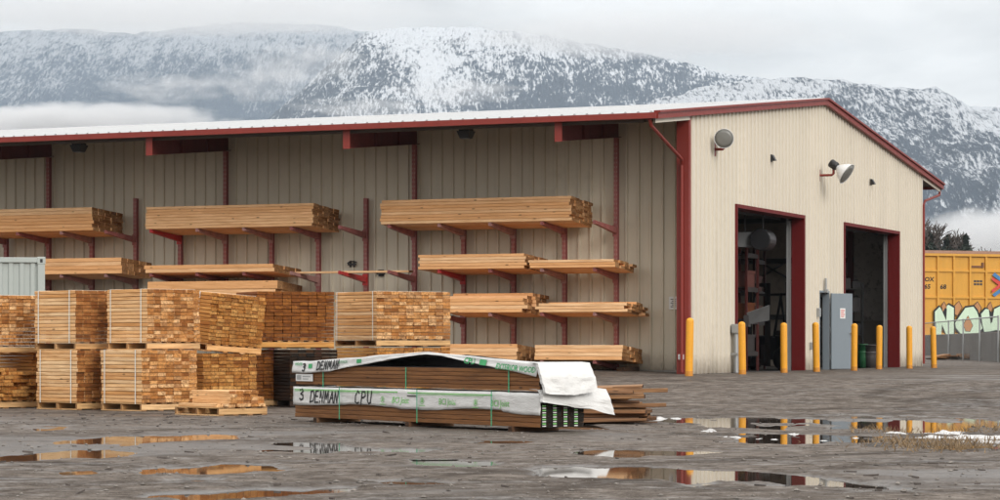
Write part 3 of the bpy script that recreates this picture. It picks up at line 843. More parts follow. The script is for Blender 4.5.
TILT = math.atan(ARM_RISE / 1.4)
def board_mesh(name, L, W, H, mats):
    """box with slightly eased edges: long faces slot 0, end grain slot 1"""
    b = MB()
    c = min(.006, H * .12)
    x = L / 2
    prof = [(-W / 2 + c, -H / 2), (W / 2 - c, -H / 2), (W / 2, -H / 2 + c), (W / 2, H / 2 - c), (W / 2 - c, H / 2), (-W / 2 + c, H / 2), (-W / 2, H / 2 - c), (-W / 2, -H / 2 + c)]
    vs = [(-x, y, z) for y, z in prof] + [(x, y, z) for y, z in prof]
    b.add(vs, [(i, (i + 1) % 8, 8 + (i + 1) % 8, 8 + i) for i in range(8)], 0)
    b.add(vs, [tuple(range(8))[::-1], tuple(range(8, 16))], 1)
    me = bpy.data.meshes.new(name); me.from_pydata(b.v, [], b.f)
    for m_ in mats: me.materials.append(m_)
    me.polygons.foreach_set('material_index', b.m); me.update()
    return me

def rack_pile(xl, xr, ytop, row, nl, nw, label, group, t_l=None, t_r=None, jit=.03, step=0, mats=None, drop=()):
    """boards lying along the wall on the arms of one row; front face sits near the arm tips"""
    sf = -.13
    tr = t_of(xr, sf) if t_r is None else t_r
    tl = t_of(xl, sf) if t_l is None else t_l
    L = tl - tr
    z0 = ARM_Z[row] + .012
    ztop = zb_of(ytop, sf, (tl + tr) / 2)
    H = (ztop - z0) / nl
    W = 1.44 / nw
    me = board_mesh('lumber_board', L, W - .006, H - .004, mats or rackw)
    for i in range(nl):
        for j in range(nw):
            if (i, j) in drop: continue
            s = sf + W * (j + .5) + random.uniform(-.004, .004)
            dt = random.uniform(-jit, jit) + (step * i if j < step_cols else 0)
            p = B(s - math.sin(TILT) * H * (i + .5) * 0, (tl + tr) / 2 + dt, z0 - math.tan(TILT) * (s - sf) + H * (i + .5))
            o = link_mesh('lumber_board', me)
            o.location = p; o.rotation_euler = (TILT + random.uniform(-.006, .006), 0, BROT + R(90) + random.uniform(-.003, .003))
            o.scale = (1 - random.random() * .012, 1, 1)
            tag(o, label, 'board', group)
step_cols = 0
rack_pile(380, 571, 198, 0, 8, 5, 'thick pale board in the top-row pile nearest the building corner', 'boards of the top-row pile nearest the corner')
rack_pile(145, 313, 205, 0, 8, 5, 'thick pale board in the middle pile of the top row', 'boards of the middle top-row pile')
rack_pile(-30, 93, 208.5, 0, 7, 5, 'thick tan board in the top-row pile above the grey container', 'boards of the top-row pile above the container')
rack_pile(-25, 122, 258.5, 1, 4, 5, 'pale board in the second-row pile just above the container roof', 'boards of the second-row pile above the container')
rack_pile(145, 274, 264.5, 1, 2, 5, 'pale board in the thin two-layer second-row stack', 'boards of the thin second-row stack')
rack_pile(419, 526, 254, 1, 5, 5, 'pale board in the second-row pile under the big top-row pile', 'boards of the second-row pile below the big top pile', jit=.04)
rack_pile(528, 614, 259.5, 1, 3, 5, 'pale board in the second-row pile nearest the building corner', 'boards of the second-row pile nearest the corner', jit=.07)
rack_pile(147, 277, 281, 2, 4, 5, 'weathered pale board in the third-row pile behind the pallet stacks', 'boards of the third-row pile behind the pallets')
rack_pile(444, 525, 291, 2, 6, 5, 'pale board in the stepped third-row pile behind the wide pallet stack', 'boards of the stepped third-row pile', jit=.07, drop=[(5, 0), (4, 0), (5, 1)])
rack_pile(536, 625, 300, 2, 4, 5, 'pale board in the third-row pile nearest the building corner', 'boards of the third-row pile nearest the corner', jit=.10, drop=[(3, 0), (3, 1)])
rack_pile(440, 517, 344, 3, 4, 5, 'pale board in the lowest-row pile half hidden by white wrap', 'boards of the hidden lowest-row pile', jit=.03)
rack_pile(534, 622, 345, 3, 4, 5, 'pale board in the lowest-row pile nearest the building corner', 'boards of the lowest-row pile nearest the corner', jit=.03)
# one thin warped board alone on the second row
me = board_mesh('lumber_board', t_of(297, .4) - t_of(411, .4),   .26, .05, rackw)
o = link_mesh('lumber_board', me); o.location = B(.4, (t_of(297, .4) + t_of(411, .4)) / 2, ARM_Z[1] - .012); o.rotation_euler = (0, 0, BROT + R(90))
tag(o, 'single thin board lying alone across three second-row arms', 'board')
# dark clamps beside the bare upright
for (px, py, lab) in ((352, 264, 'dark metal bracket stub on the wall above the single thin board'), (381, 273, 'dark metal bracket stub on wall below the single thin board')):
    t = t_of(px, REC - .05); e = empty('wall_bracket', B(REC - .05, t, zb_of(py, REC - .05, t)), BROT, lab, 'bracket')
    e.scale = (.8, .75, .7)
    b = MB(); b.bevbox((-.10, -.16, -.05), (-.0, .12, .02), .008); b.tube([(-.06, -.2, .06), (-.08, .0, .10), (-.05, .14, .03)], .025, 6); b.build('hook', M['dark_steel'], e)
    b = MB(); b.box((-.0, -.1, -.12), (.015, .1, .12)); b.build('plate', M['dark_steel'], e)
# dark timber blocks under the lowest row
for (pxl, pxr, lab) in ((540, 562, 'dark timber bearer under the lowest pile, farther from the corner'), (612, 634, 'dark timber bearer under the lowest pile, nearer the corner')):
    t0, t1 = t_of(pxr, .3), t_of(pxl, .3)
    e = empty('bearer', B(.3, (t0 + t1) / 2, 0), BROT, lab, 'bearer')
    zg = gz(*B(.3, (t0 + t1) / 2).xy) - O.z
    me = board_mesh('timber', 1.0, .2, .1, blackw)
    for j, zc in enumerate((.05, .15)):
        if zg + zc + .05 > .27: break
        o = link_mesh('timber', me, e); o.location = (.35, 0, zg + zc - .0)

# ------------------------------------------------------------------ strapped packs of short boards on pallets
PALH = .14
def pallet_parts(root, L, W, mats, z=0.0):
    me_d = board_mesh('deck_board', L, .10, .02, mats)
    me_s = board_mesh('stringer', W, .045, .092, mats)
    n = max(5, int(W / .17))
    pal = None
    for j in range(3):
        x = (-1 + j) * (L / 2 - .0225)
        o = link_mesh('stringer', me_s, None)
        if pal is None:
            pal = o; o.name = 'pallet'; o.parent = root; o.location = (x, 0, z + .066); o.rotation_euler = (0, 0, R(90)); x0 = x
        else:
            o.parent = pal; o.location = (0, x0 - x, 0)          # the first stringer carries the rest, turned a quarter
    for zz, cnt in ((z + .128, n), (z + .01, 4)):
        for i in range(cnt):
            y = -W / 2 + .05 + (W - .10) * i / (cnt - 1)
            o = link_mesh('deck_board', me_d, pal)
            o.rotation_euler = (0, 0, R(-90)); o.location = (y, x0, zz - (z + .066))
    return pal

def pack(px, d, z, rot, L, W, nl, nw, lt, label, mats, strap=None, tilt=(0, 0), jit=.02, corner_off=True, pmats=None, loose_top=0, z_is_ground=True):
    """nearest bottom corner (local +X, -Y) stands at photo column px, distance d"""
    c = Vector((X_at(px, d), d, 0))
    Rm = Matrix.Rotation(rot, 3, 'Z')
    ctr = c - Rm @ Vector((L / 2, -W / 2, 0))
    e = empty('lumber_pack', (ctr.x, ctr.y, z), rot, label, 'lumber pack', 'strapped packs of short boards on pallets')
    e.rotation_euler = (tilt[0], tilt[1], rot)
    pallet_parts(e, L, W, pmats or palletw)
    bw = W / nw
    me = board_mesh('board', L, bw - .007, lt - .007, mats)
    me2 = board_mesh('board', L, bw * 2 - .007, lt - .007, mats)
    for i in range(nl):
        widths = []
        j = 0
        while j < nw:
            if j + 1 < nw and random.random() < .08: widths.append(2); j += 2
            else: widths.append(1); j += 1
        j = 0
        for w in widths:
            if i == nl - 1 and loose_top and random.random() < loose_top: j += w; continue
            o = link_mesh('board', me if w == 1 else me2, e)
            o.location = (random.gauss(0, jit * .5), -W / 2 + bw * (j + w / 2) + random.uniform(-.003, .003), PALH + lt * (i + .5))
            o.rotation_euler = (random.choice((0, math.pi)), 0, random.uniform(-.004, .004) + random.choice((0, math.pi)))
            j += w
    h = PALH + lt * nl
    if strap:
        for x in strap:
            b = MB(); w = .012; q = .005 + jit * .2
            zlo = PALH - .02
            xs_ = x * L
            b.box((xs_ - w, -W / 2 - q - .003, zlo), (xs_ + w, -W / 2 - q, h + .006)); b.box((xs_ - w, W / 2 + q, zlo), (xs_ + w, W / 2 + q + .003, h + .006)); b.box((xs_ - w, -W / 2 - q, h + .003), (xs_ + w, W / 2 + q, h + .006))
            b.build('strap', M['white_strap'], e)
    return e
def ztop(nl, lt): return PALH + nl * lt

LT = .063
S2 = (-.40, .36)
gz_ = lambda px, d: gz(X_at(px, d), d) - .004
H14 = ztop(14, LT)
zz = gz_(77, 42.7)
pack(77, 42.7, zz, R(-44), 1.16, 1.14, 14, 7, LT, 'pale lower pack of the stack between the leftmost stack and the next', fresh_red, S2)
pack(75.5, 42.75, zz + H14, R(-43.5), 1.16, 1.10, 14, 7, LT, 'upper pack in the second stack from the left with darker ends', fresh_red, S2, jit=.015)
zz = gz_(141, 41.6)
pack(141.5, 41.7, zz, R(-46), 1.16, 1.15, 14, 7, LT, 'pale lower pack right beside the low half-empty pallet', fresh, S2)
pack(147, 41.9, zz + H14, R(-45), 1.12, 1.12, 14, 8, LT, 'pale upper pack in the third stack from the left with neat white straps', fresh, S2)
zz = gz_(-14, 43.6)
pack(-14, 43.6, zz, R(-46), 1.14, 1.18, 9, 7, LT, 'half-unstacked lower pack at the far left edge', amber, None, jit=.10, loose_top=.5)
pack(-13, 43.7, zz + H14 - .06, R(-47), 1.14, 1.18, 14, 8, LT, 'upper pack at the far left edge below the container', fresh, S2)
# extra short boards that prop the left upper pack
pack(32, 44.6, zz + .02, R(-40), 1.1, 1.0, 13, 6, LT, 'tan pack tucked behind the leftmost stacks', amber, None)
zz = gz_(203, 43.2)
pack(203, 43.4, zz, R(-47), 1.18, 1.16, 13, 7, LT, 'golden lower pack standing under the leaning pack', amber, (.28,))
pack(206.5, 43.4, zz + ztop(13, LT) + .045, R(-46), 1.18, 1.20, 14, 8, LT, 'golden upper pack leaning over to one side', amber, (.22,), tilt=(R(-3.5), R(4.5)), jit=.03, pmats=fresh)
zz = gz_(262, 44.6)
pack(256, 44.9, zz, R(-64), 1.2, .58, 14, 4, LT, 'rain-darkened lower pack beside the black gap', wet, None)
pack(290, 44.3, zz, R(-64), 1.2, .9, 14, 6, LT, 'near-black lower pack behind the wrapped bundles', blackw, None, pmats=blackw)
pack(257, 44.7, zz + H14 + .02, R(-66), 1.2, 1.46, 14, 9, LT, 'wide dark red-brown upper pack between the leaning pack and the pale wide pack', wet, None, jit=.025, pmats=amber)
zz = gz_(377, 46.2)
pack(377, 46.2, zz, R(-57), 1.55, 1.58, 14, 8, LT, 'lower pack hidden behind the wrapped bundles', amber, None)
pack(376.5, 46.2, zz + H14 + .02, R(-57), 1.55, 1.60, 14, 10, LT, 'wide pale upper pack standing behind the white-wrapped bundles', fresh, (-.45, .42))
# low pallet with a few loose layers
d6 = 39.4
rot6 = R(-47)
L6, W6 = 1.18, .95
zz = gz_(218, d6)
c = Vector((X_at(219, d6), d6, 0)); ctr = c - Matrix.Rotation(rot6, 3, 'Z') @ Vector((L6 / 2, -W6 / 2, 0))
e = empty('low_pallet', (ctr.x, ctr.y, zz), rot6, 'low pallet under a few layers of boards in front of the packs', 'pallet')
pallet_parts(e, L6, W6, palletw)
me = board_mesh('short_board', 1.0, .135, .05, fresh)
ni = 0
for i in range(5):
    for j in range(5 - (i > 2)):
        o = link_mesh('short_board', me)
        lp = Vector((.09 + random.uniform(-.03, .03), -.20 + .14 * j, PALH + .051 * (i + .5)))
        o.location = Vector((ctr.x, ctr.y, zz)) + Matrix.Rotation(rot6, 3, 'Z') @ lp
        o.rotation_euler = (0, 0, rot6 + random.uniform(-.02, .02))
        tag(o, 'short pale board stacked on the low pallet', 'board', 'short boards on the low pallet'); ni += 1
o = link_mesh('short_board', me); lp = Vector((-.02, -.385, PALH + .026)); o.location = Vector((ctr.x, ctr.y, zz)) + Matrix.Rotation(rot6, 3, 'Z') @ lp; o.rotation_euler = (0, 0, rot6 + .01)
tag(o, 'short pale board lying apart along the edge of the low pallet', 'board')

# ------------------------------------------------------------------ hand lettering / printed lettering
STROKES = {
    '3': [[(0, .95), (.45, 1), (.6, .8), (.2, .55), (.6, .45), (.6, .1), (.3, 0), (0, .12)]],
    'D': [[(.05, 1), (.0, 0)], [(-.05, .95), (.4, 1), (.62, .6), (.5, .12), (-.08, 0)]],
    'E': [[(.05, 1), (0, 0)], [(0, .98), (.5, 1.02)], [(0, .52), (.42, .55)], [(-.02, .02), (.55, .05)]],
    'N': [[(0, 0), (.08, 1), (.45, .02), (.6, 1.05)]],
    'M': [[(0, 0), (.12, 1), (.35, .3), (.62, 1), (.7, 0)]],
    'A': [[(0, 0), (.35, 1), (.62, 0)], [(.12, .4), (.52, .42)]],
    'C': [[(.6, .85), (.35, 1), (.05, .6), (.1, .12), (.4, 0), (.62, .12)]],
    'P': [[(.08, 1), (0, -.05)], [(.05, .97), (.5, .95), (.58, .65), (.35, .48), (.04, .5)]],
    'U': [[(0, 1), (.02, .25), (.25, 0), (.5, .1), (.6, 1)]],
}
def handwriting(b, text, x0, z0, h, put, width=.022, adv=.78, slant=.12):
    x = x0
    for ch in text:
        if ch == ' ': x += h * .55; continue
        for st in STROKES[ch]:
            pts = [(x + (px + slant * pz + random.uniform(-.02, .02)) * h * .95, z0 + (pz + random.uniform(-.02, .02)) * h) for px, pz in st]
            for (a, c) in zip(pts, pts[1:]):
                d = Vector((c[0] - a[0], c[1] - a[1])); l = d.length
                n_ = Vector((-d.y, d.x)) / l * width / 2; ex = d / l * width * .35
                q = [(a[0] - ex.x + n_.x, a[1] - ex.y + n_.y), (a[0] - ex.x - n_.x, a[1] - ex.y - n_.y), (c[0] + ex.x - n_.x, c[1] + ex.y - n_.y), (c[0] + ex.x + n_.x, c[1] + ex.y + n_.y)]
                off = random.uniform(0, .0012)
                b.add([put(u, v, off) for u, v in q], [(3, 2, 1, 0)])
        x += h * (adv if ch != 'M' else adv * 1.15)
    return x
def text_geo(txt, size, bold=0.0):
    cu = bpy.data.curves.new('tmp', 'FONT'); cu.body = txt; cu.size = size; cu.offset = bold; cu.resolution_u = 2
    o = bpy.data.objects.new('tmp', cu); COL.objects.link(o)
    bpy.context.view_layer.update()
    me = bpy.data.meshes.new_from_object(o.evaluated_get(bpy.context.evaluated_depsgraph_get()))
    v = [tuple(x.co) for x in me.vertices]; f = [tuple(p.vertices) for p in me.polygons]
    bpy.data.objects.remove(o); bpy.data.curves.remove(cu); bpy.data.meshes.remove(me)
    return v, f
def printed(b, txt, x0, z0, size, put, bold=0.0, sx=1.0, shear=0.0):
    v, f = text_geo(txt, size, bold)
    b.add([put(x0 + p[0] * sx + shear * p[1], z0 + p[1], 0) for p in v], f)

# ------------------------------------------------------------------ wrapped bundles
EX, EY = .584, -.812
brot = math.atan2(EY, EX)
PL = Vector((X_at(295, 36.75), 36.75, 0))
gb = gz(PL.x + 1.7, PL.y - 2.3)
BL, BW = 6.02, .70
def crumple(x, y, a, s=1.0, seed=0):
    return float(fbm(np.array([x * s]), np.array([y * s]), 4, seed)[0]) * a
# timber bearers
for k, (x, lab) in enumerate(((.6, 'bearer under the wrapped bundles nearest the pallets'), (3.0, 'bearer under the middle of the wrapped bundles'), (5.4, 'bearer under the black-ended side of the wrapped bundles'))):
    me = board_mesh('bearer', BW + .05, .09, .075, scrap)
    o = link_mesh('bearer', me); q = Vector((PL.x, PL.y, gb)) + Matrix.Rotation(brot, 3, 'Z') @ Vector((x, BW / 2, .028)); o.location = q; o.rotation_euler = (0, 0, brot + R(90)); tag(o, lab, 'bearer')

lowb = empty('lumber_bundle', (PL.x, PL.y, gb), brot, 'lower bundle of long brown lumber in white wrap, black ends striped green', 'lumber bundle', 'white-wrapped lumber bundles')
Zb, nL = .066, 7
lh = .062
me = board_mesh('board', BL, BW / 6 - .005, lh - .003, brown)
for i in range(nL):
    for j in range(6):
        o = link_mesh('board', me, lowb); o.location = (BL / 2 + random.gauss(0, .004), BW / 6 * (j + .5), Zb + lh * (i + .5)); o.rotation_euler = (random.choice((0, math.pi)), 0, 0)
Zt = Zb + lh * nL      # ~.50
# dotted light-green marks down the end
for j in range(4):
    b = MB()
    for i in range(nL * 2 - 4):
        y = .05 + j * .17
        b.box((BL + .012, y - .028, Zb + .014 + i * .0285), (BL + .016, y + .028, Zb + .029 + i * .0285), i % 2 == 0 and 1 or 0)
    b.build('end_stripe', [M['lime_ink'], M['wrap']], lowb)
# wrap : top, front skirt with ragged lower edge, back skirt
def skirt(x0, x1, nx, zt, drop, yf, sag, seed, nz=6, lift=lambda x: 0.0):
    b = MB()
    idx = {}
    vs, fs = [], []
    rows = 2 + nz
    for i in range(nx + 1):
        x = x0 + (x1 - x0) * i / nx
        c = crumple(x, seed, .012, 1.6, seed) 
        lf = lift(x)
        for j in range(5):   # across the top, back to front
            y = BW + .012 - (BW + .024) * j / 4
            vs.append((x, y, zt + .010 + crumple(x, y * 3 + 5, .010, 2.2, seed + 1) + lf * (.6 + .4 * j / 4)))
        d = drop(x)
        for j in range(1, nz + 1):
            f = j / nz
            bulge = crumple(x * 1.0, f * 2 + 9, .016, 2.6, seed + 2) * (.2 + f)
            vs.append((x, yf - .014 - bulge - sag * f * f, zt + .004 + lf - d * f))
    R_ = 5 + nz
    for i in range(nx):
        for j in range(R_ - 1):
            fs.append((i * R_ + j, i * R_ + j + 1, (i + 1) * R_ + j + 1, (i + 1) * R_ + j))
    b.add(vs, fs)
    return b
rag = lambda x: .243 + .020 * math.sin(x * 2.1 + 1) + crumple(x, 3, .014, 2.5, 4) + (.02 if x > 5.2 else 0)
b = skirt(-.02, BL + .02, 120, Zt, rag, 0, .004, 40)
wr = b.build('wrap', M['wrap'], lowb, True)
sd = wr.modifiers.new('thick', 'SOLIDIFY'); sd.thickness = .003
# back skirt
b = MB(); b.box((-.02, BW + .012, Zt - .2), (BL, BW + .016, Zt + .01)); b.build('wrap_back', M['wrap'], lowb)
b = MB(); b.box((-.03, -.01, Zt - .2), (-.024, BW + .01, Zt + .012)); b.build('wrap_end', M['wrap'], lowb)
PYF = -.034
def on_skirt(x, z, zt, drop, lift, sag, seed):
    f = min(1.0, max(0.0, (zt + .004 + lift(x) - z) / max(.02, drop(x))))
    return -.014 - crumple(x, f * 2 + 9, .016, 2.6, seed + 2) * (.2 + f) - sag * f * f - .005
putl = lambda u, v, o=0: (u, on_skirt(u, v, Zt, rag, lambda x: 0.0, .004, 40) - o, v)
b = MB(); handwriting(b, '3', .16, Zt - .180, .150, putl, .026); b.build('hand_lettering', M['ink'], lowb); b = MB(); handwriting(b, 'DENMAN', .46, Zt - .212, .165, putl, .024, .76); b.build('hand_lettering', M['ink'], lowb); b = MB(); handwriting(b, 'CPU', 1.66, Zt - .205, .175, putl, .024, .92)
b.build('hand_lettering', M['ink'], lowb)
b = MB()
def skirt_line(x0, x1, za, zc):
    n = max(2, int((x1 - x0) / .05))
    for k in range(n):
        xa, xb = x0 + (x1 - x0) * k / n, x0 + (x1 - x0) * (k + 1) / n
        b.add([putl(xa, za), putl(xb, za), putl(xb, zc), putl(xa, zc)], [(0, 1, 2, 3)])
skirt_line(.02, 2.75, Zt - .040, Zt - .022); skirt_line(.02, 2.3, Zt - .056, Zt - .050); b.build('printed_line', M['lime_ink'], lowb); b = MB(); skirt_line(3.0, 5.0, Zt - .042, Zt - .026); skirt_line(3.1, 4.8, Zt - .058, Zt - .053)
b.build('printed_line', M['lime_ink'], lowb)
for i, x in enumerate((2.62, 3.75, 4.95)):
    b = MB(); printed(b, 'BCI Joist', x, Zt - .178, .118, putl, .0012, 1.0, .12); b.build('print', M['lime_ink'], lowb)
for x in (2.38, 3.36, 4.62):
    b = MB(); cz = Zt - .138; PYF = putl(x, cz)[1] - .002
    b.lathe([(.040, 0), (.046, 0), (.046, .001), (.040, .001)], 20, 0, Matrix.Translation((x, PYF - .001, cz)) @ Matrix.Rotation(R(90), 4, 'X'))
    for k_ in range(3): b.add([(x - .030 + .006 * k_, PYF - .0015, cz - .022 + .018 * k_), (x + .030 - .006 * k_, PYF - .0015, cz - .022 + .018 * k_), (x, PYF - .0015, cz + .004 + .018 * k_)], [(0, 1, 2)])
    b.box((x - .07, PYF - .002, cz - .070), (x + .07, PYF - .0012, cz - .060))
    b.build('tree_emblem', M['lime_ink'], lowb)
b = MB(); b.box((3.00, PYF - .004, Zt - .085), (3.22, PYF - .001, Zt - .068)); b.build('printed_dash', M['dark_steel'], lowb)
for x in (1.30, 3.28, 5.02):
    b = MB(); b.box((x - .009, -.052, Zb - .005), (x + .009, -.049, Zt + .014)); b.box((x - .009, -.041, Zt + .030), (x + .009, BW + .02, Zt + .033)); b.box((x - .009, BW + .018, Zb), (x + .009, BW + .021, Zt + .03)); b.build('strap', M['green_strap'], lowb)
# crumpled end flap hanging over the near end
def fold(f, g, seed):
    r_ = random.Random(seed); v = 0.0
    for k in range(5):          # straight creases meeting at angles, as in stiff woven sheet
        a_ = r_.uniform(0, math.pi); c_ = r_.uniform(.15, .85); p_ = f * math.cos(a_) + g * math.sin(a_) * 1.6
        v += r_.uniform(.4, 1.0) * abs(((p_ * r_.uniform(.8, 1.6) + c_) % 1.0) - .5)
    return v / 5 * 2 - .5
def flap(x0, y0, y1, ztop_, drop, out, seed, nx=16, ny=22, lean=0.0, taper=0.0):
    b = MB(); vs, fs = [], []
    for j in range(-1, ny + 1):
        g = max(0, j / ny)
        for i in range(-1, nx + 1):
            f = max(0, i / nx)
            y = y0 + (y1 - y0) * g + taper * f * (g - .3)
            dz = drop(g) * f
            bul = math.sin(min(1, f * 1.4) * math.pi / 2) * out * (.5 + .5 * math.sin(g * 3.1)) + lean * f
            n1 = max(0.0, (fold(f, g, seed) + .5) * .085 + crumple(f * 3 + seed, g * 3, .012, 1.6, seed)) * min(1, f * 2.5)
            q = [x0 + bul + n1, y + crumple(g * 3, f * 3 + seed, .02, 1.5, seed + 5), ztop_ - dz + crumple(f * 2, g * 3 + seed, .014, 1.5, seed + 7) * min(1, f * 2)]
            if j < 0: q[0] -= .05; q[1] += .004
            if i < 0: q[0] -= .17; q[2] += .012
            vs.append(tuple(q))
    for j in range(ny + 1):
        for i in range(nx + 1):
            a = j * (nx + 2) + i
            fs.append((a, a + nx + 2, a + nx + 3, a + 1))
    b.add(vs, fs); return b
b = flap(BL + .022, -.02, BW + .34, Zt + .046, lambda g: .16 + .17 * g ** 1.3, .035, 12, lean=.05, taper=.10)
fl = b.build('end_flap', M['wrap'], lowb); sd = fl.modifiers.new('t', 'SOLIDIFY'); sd.thickness = .003

# upper bundle
upb = empty('lumber_bundle', (PL.x, PL.y, gb + Zt + .032), brot, 'upper bundle of brown lumber with its white wrap blown up like a tent', 'lumber bundle', 'white-wrapped lumber bundles')
nU, uh = 5, .054
UB = 5.98
me = board_mesh('board', UB, BW / 6 - .005, uh - .003, brown)
for i in range(nU):
    for j in range(6):
        o = link_mesh('board', me, upb); o.location = (UB / 2 + .02 + random.gauss(0, .008), BW / 6 * (j + .5), .012 + uh * (i + .5)); o.rotation_euler = (random.choice((0, math.pi)), 0, 0)
Ut = .012 + nU * uh
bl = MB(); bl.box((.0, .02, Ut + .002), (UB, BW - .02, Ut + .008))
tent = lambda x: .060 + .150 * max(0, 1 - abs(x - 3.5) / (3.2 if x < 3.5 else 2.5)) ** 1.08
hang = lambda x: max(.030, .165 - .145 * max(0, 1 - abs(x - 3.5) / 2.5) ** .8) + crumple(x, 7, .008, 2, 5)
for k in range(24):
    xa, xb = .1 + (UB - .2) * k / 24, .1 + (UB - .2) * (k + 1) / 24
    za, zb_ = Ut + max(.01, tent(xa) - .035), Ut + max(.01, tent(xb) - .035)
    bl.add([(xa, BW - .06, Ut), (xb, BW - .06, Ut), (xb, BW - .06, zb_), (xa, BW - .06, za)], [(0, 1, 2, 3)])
bl.build('dark_void_sheet', M['black'], upb)  # black sheet added to paint the dark void under the raised wrap
b = skirt(-.03, UB + .0, 120, Ut, hang, 0, .02, 60, 5, tent)
wr = b.build('wrap', M['wrap'], upb, True); sd = wr.modifiers.new('thick', 'SOLIDIFY'); sd.thickness = .003
for x in (.80, 2.95, 5.35):
    b = MB(); b.box((x - .010, -.012, -.03), (x + .010, -.009, Ut + (.0 if x != 2.95 else .0))); b.build('strap', M['green_strap'], upb)
putu = lambda u, v, o=0: (u, on_skirt(u, Ut + tent(u) + v, Ut, hang, tent, .02, 60) - .003 - o, Ut + tent(u) + v)
b = MB(); handwriting(b, '3', .26, -.135, .105, putu, .024); b.build('hand_lettering', M['ink'], upb); b = MB(); handwriting(b, 'DENMAN', .66, -.128, .115, putu, .021, .86)
b.build('hand_lettering', M['ink'], upb)
b = MB(); printed(b, 'EXTERIOR WOOD', 5.10, -.112, .105, putu, .0015, .98); b.build('print', M['green_ink'], upb)
b = MB(); printed(b, 'CPU', 4.38, -.088, .112, putu, .003, 1.1); b.build('print', M['green_ink'], upb)
b = MB(); b.add([putu(*q) for q in ((4.73, -.085), (4.88, -.088), (4.88, -.014), (4.73, -.010))], [(0, 1, 2, 3)]); b.build('green_square', M['green_ink'], upb); b = MB(); b.add([putu(*q) for q in ((1.72, -.075), (1.84, -.072), (1.84, -.02), (1.72, -.02))], [(0, 1, 2, 3)]); b.build('green_square', M['green_ink'], upb)
b = MB(); printed(b, 'EXTERIOR', 1.22, -.06, .055, putu, .0, 1.0); b.build('print', M['green_ink'], upb)
b = MB(); printed(b, 'WOOD', .04, -.055, .06, putu, .001, 1.0); b.add([putu(*q) for q in ((.42, -.10), (.52, -.10), (.52, -.035), (.42, -.035))], [(0, 1, 2, 3)]); b.build('print', M['green_ink'], upb)
b = MB(); b.box((.05, -.016, .06), (.52, -.012, .165)); lb = b.build('paper_tag', M['white_paint'], upb)
b = MB(); b.box((.08, -.0185, .08), (.20, -.0165, .145)); b.box((.24, -.0185, .12), (.46, -.0165, .135)); b.box((.24, -.0185, .085), (.40, -.0165, .10)); b.build('tag_print', M['galv'], lb)
b = flap(UB + .052, -.05, BW + .08, Ut + .074, lambda g: .36 + .04 * math.sin(g * 3 + .3), .05, 33, lean=.10)
fl = b.build('end_flap', M['wrap'], upb); sd = fl.modifiers.new('t', 'SOLIDIFY'); sd.thickness = .003

# ------------------------------------------------------------------ heap of dark loose planks behind the bundle's end
sizes = [(2.2, .14, .040), (2.7, .15, .044), (1.7, .10, .048), (2.4, .09, .055), (1.3, .13, .038), (2.0, .19, .036)]
smesh = [board_mesh('loose_plank', *q, scrap) for q in sizes]
hx = X_at(637, 35.9)
gzp = gz(hx, 35.9)
for lay in range(12):
    cnt = 5 if lay < 6 else (4 if lay < 10 else 2)
    for j in range(cnt):
        q = random.randrange(6)
        o = link_mesh('loose_plank', smesh[q])
        L = sizes[q][0]
        endx = hx + random.triangular(-.5, .38, .14) - lay * .012
        yaw = R(random.uniform(-16, 9))
        o.rotation_euler = (R(random.uniform(-10, 10)), R(random.uniform(-2.2, 2.0)), yaw)
        o.location = (endx - L / 2 * math.cos(yaw), 35.55 + j * .19 + random.uniform(-.05, .05) + lay * .015, gzp + .03 + lay * .042)
        tag(o, 'dark wet plank in the loose heap beside the wrapped bundles', 'plank', 'loose planks heaped beside the bundles')
for (dx, y, z, yw, lab) in ((.42, 35.4, .46, -3, 'dark plank sticking farthest out of the loose heap near its top'), (.40, 35.3, .25, 4, 'dark plank sticking out of the loose heap halfway up')):
    o = link_mesh('loose_plank', smesh[3]); o.location = (hx + dx - 1.2, y + .25, gzp + z); o.rotation_euler = (0, R(-.8), R(yw)); tag(o, lab, 'plank')

# ------------------------------------------------------------------ shipping container at the left
CD = 49.0
cr = Vector((X_at(45, CD), CD, 0))
gc = gz(cr.x, CD)
ctop = Z_at(257.5, CD) - gc
crot = R(10.5)
ce = empty('shipping_container', (cr.x, cr.y, gc), crot, 'pale grey-green corrugated steel container behind the pallet stacks', 'container')
CLn, CWd = 6.06, 2.44
b = MB()
pr = []
x = -CLn + .12
while x < -.14:
    pr += [(x, 0), (x + .07, 0), (x + .105, .04), (x + .175, .04)]; x += .21
pr = [p for p in pr if p[0] < -.12] + [(-.12, 0)]
for (xa, ya), (xb, yb) in zip(pr, pr[1:]): b.add([(xa, .03 + ya, .16), (xb, .03 + yb, .16), (xb, .03 + yb, ctop - .09), (xa, .03 + ya, ctop - .09)], [(0, 1, 2, 3)])
b.build('side_panel', M['container'], ce)
b = MB(); b.box((-CLn + .05, .06, .12), (-.05, CWd - .02, ctop - .02)); b.build('body', M['container'], ce)
b = MB(); b.bevbox((-CLn, 0, ctop - .10), (0, .07, ctop), .008); b.build('top_rail', M['container'], ce)
b = MB(); b.bevbox((-CLn, 0, .0), (0, .08, .16), .008); b.build('bottom_rail', M['container'], ce)
for xx in (-.14, -CLn):
    b = MB(); b.bevbox((xx, -.004, .16), (xx + .14, .13, ctop - .1), .008); b.build('corner_post', M['container'], ce)
    b = MB(); b.bevbox((xx - .01, -.012, ctop - .13), (xx + .15, .15, ctop + .012), .01); cc = b.build('corner_casting', M['container'], ce)
    b = MB(); b.box((xx + .045, -.0135, ctop - .10), (xx + .095, -.0118, ctop - .03)); b.build('slot', M['black'], cc)

# ------------------------------------------------------------------ inside the bays
def inner(px, py, s): 
    t = t_of(px, s); return B(s, t, zb_of(py, s, t))
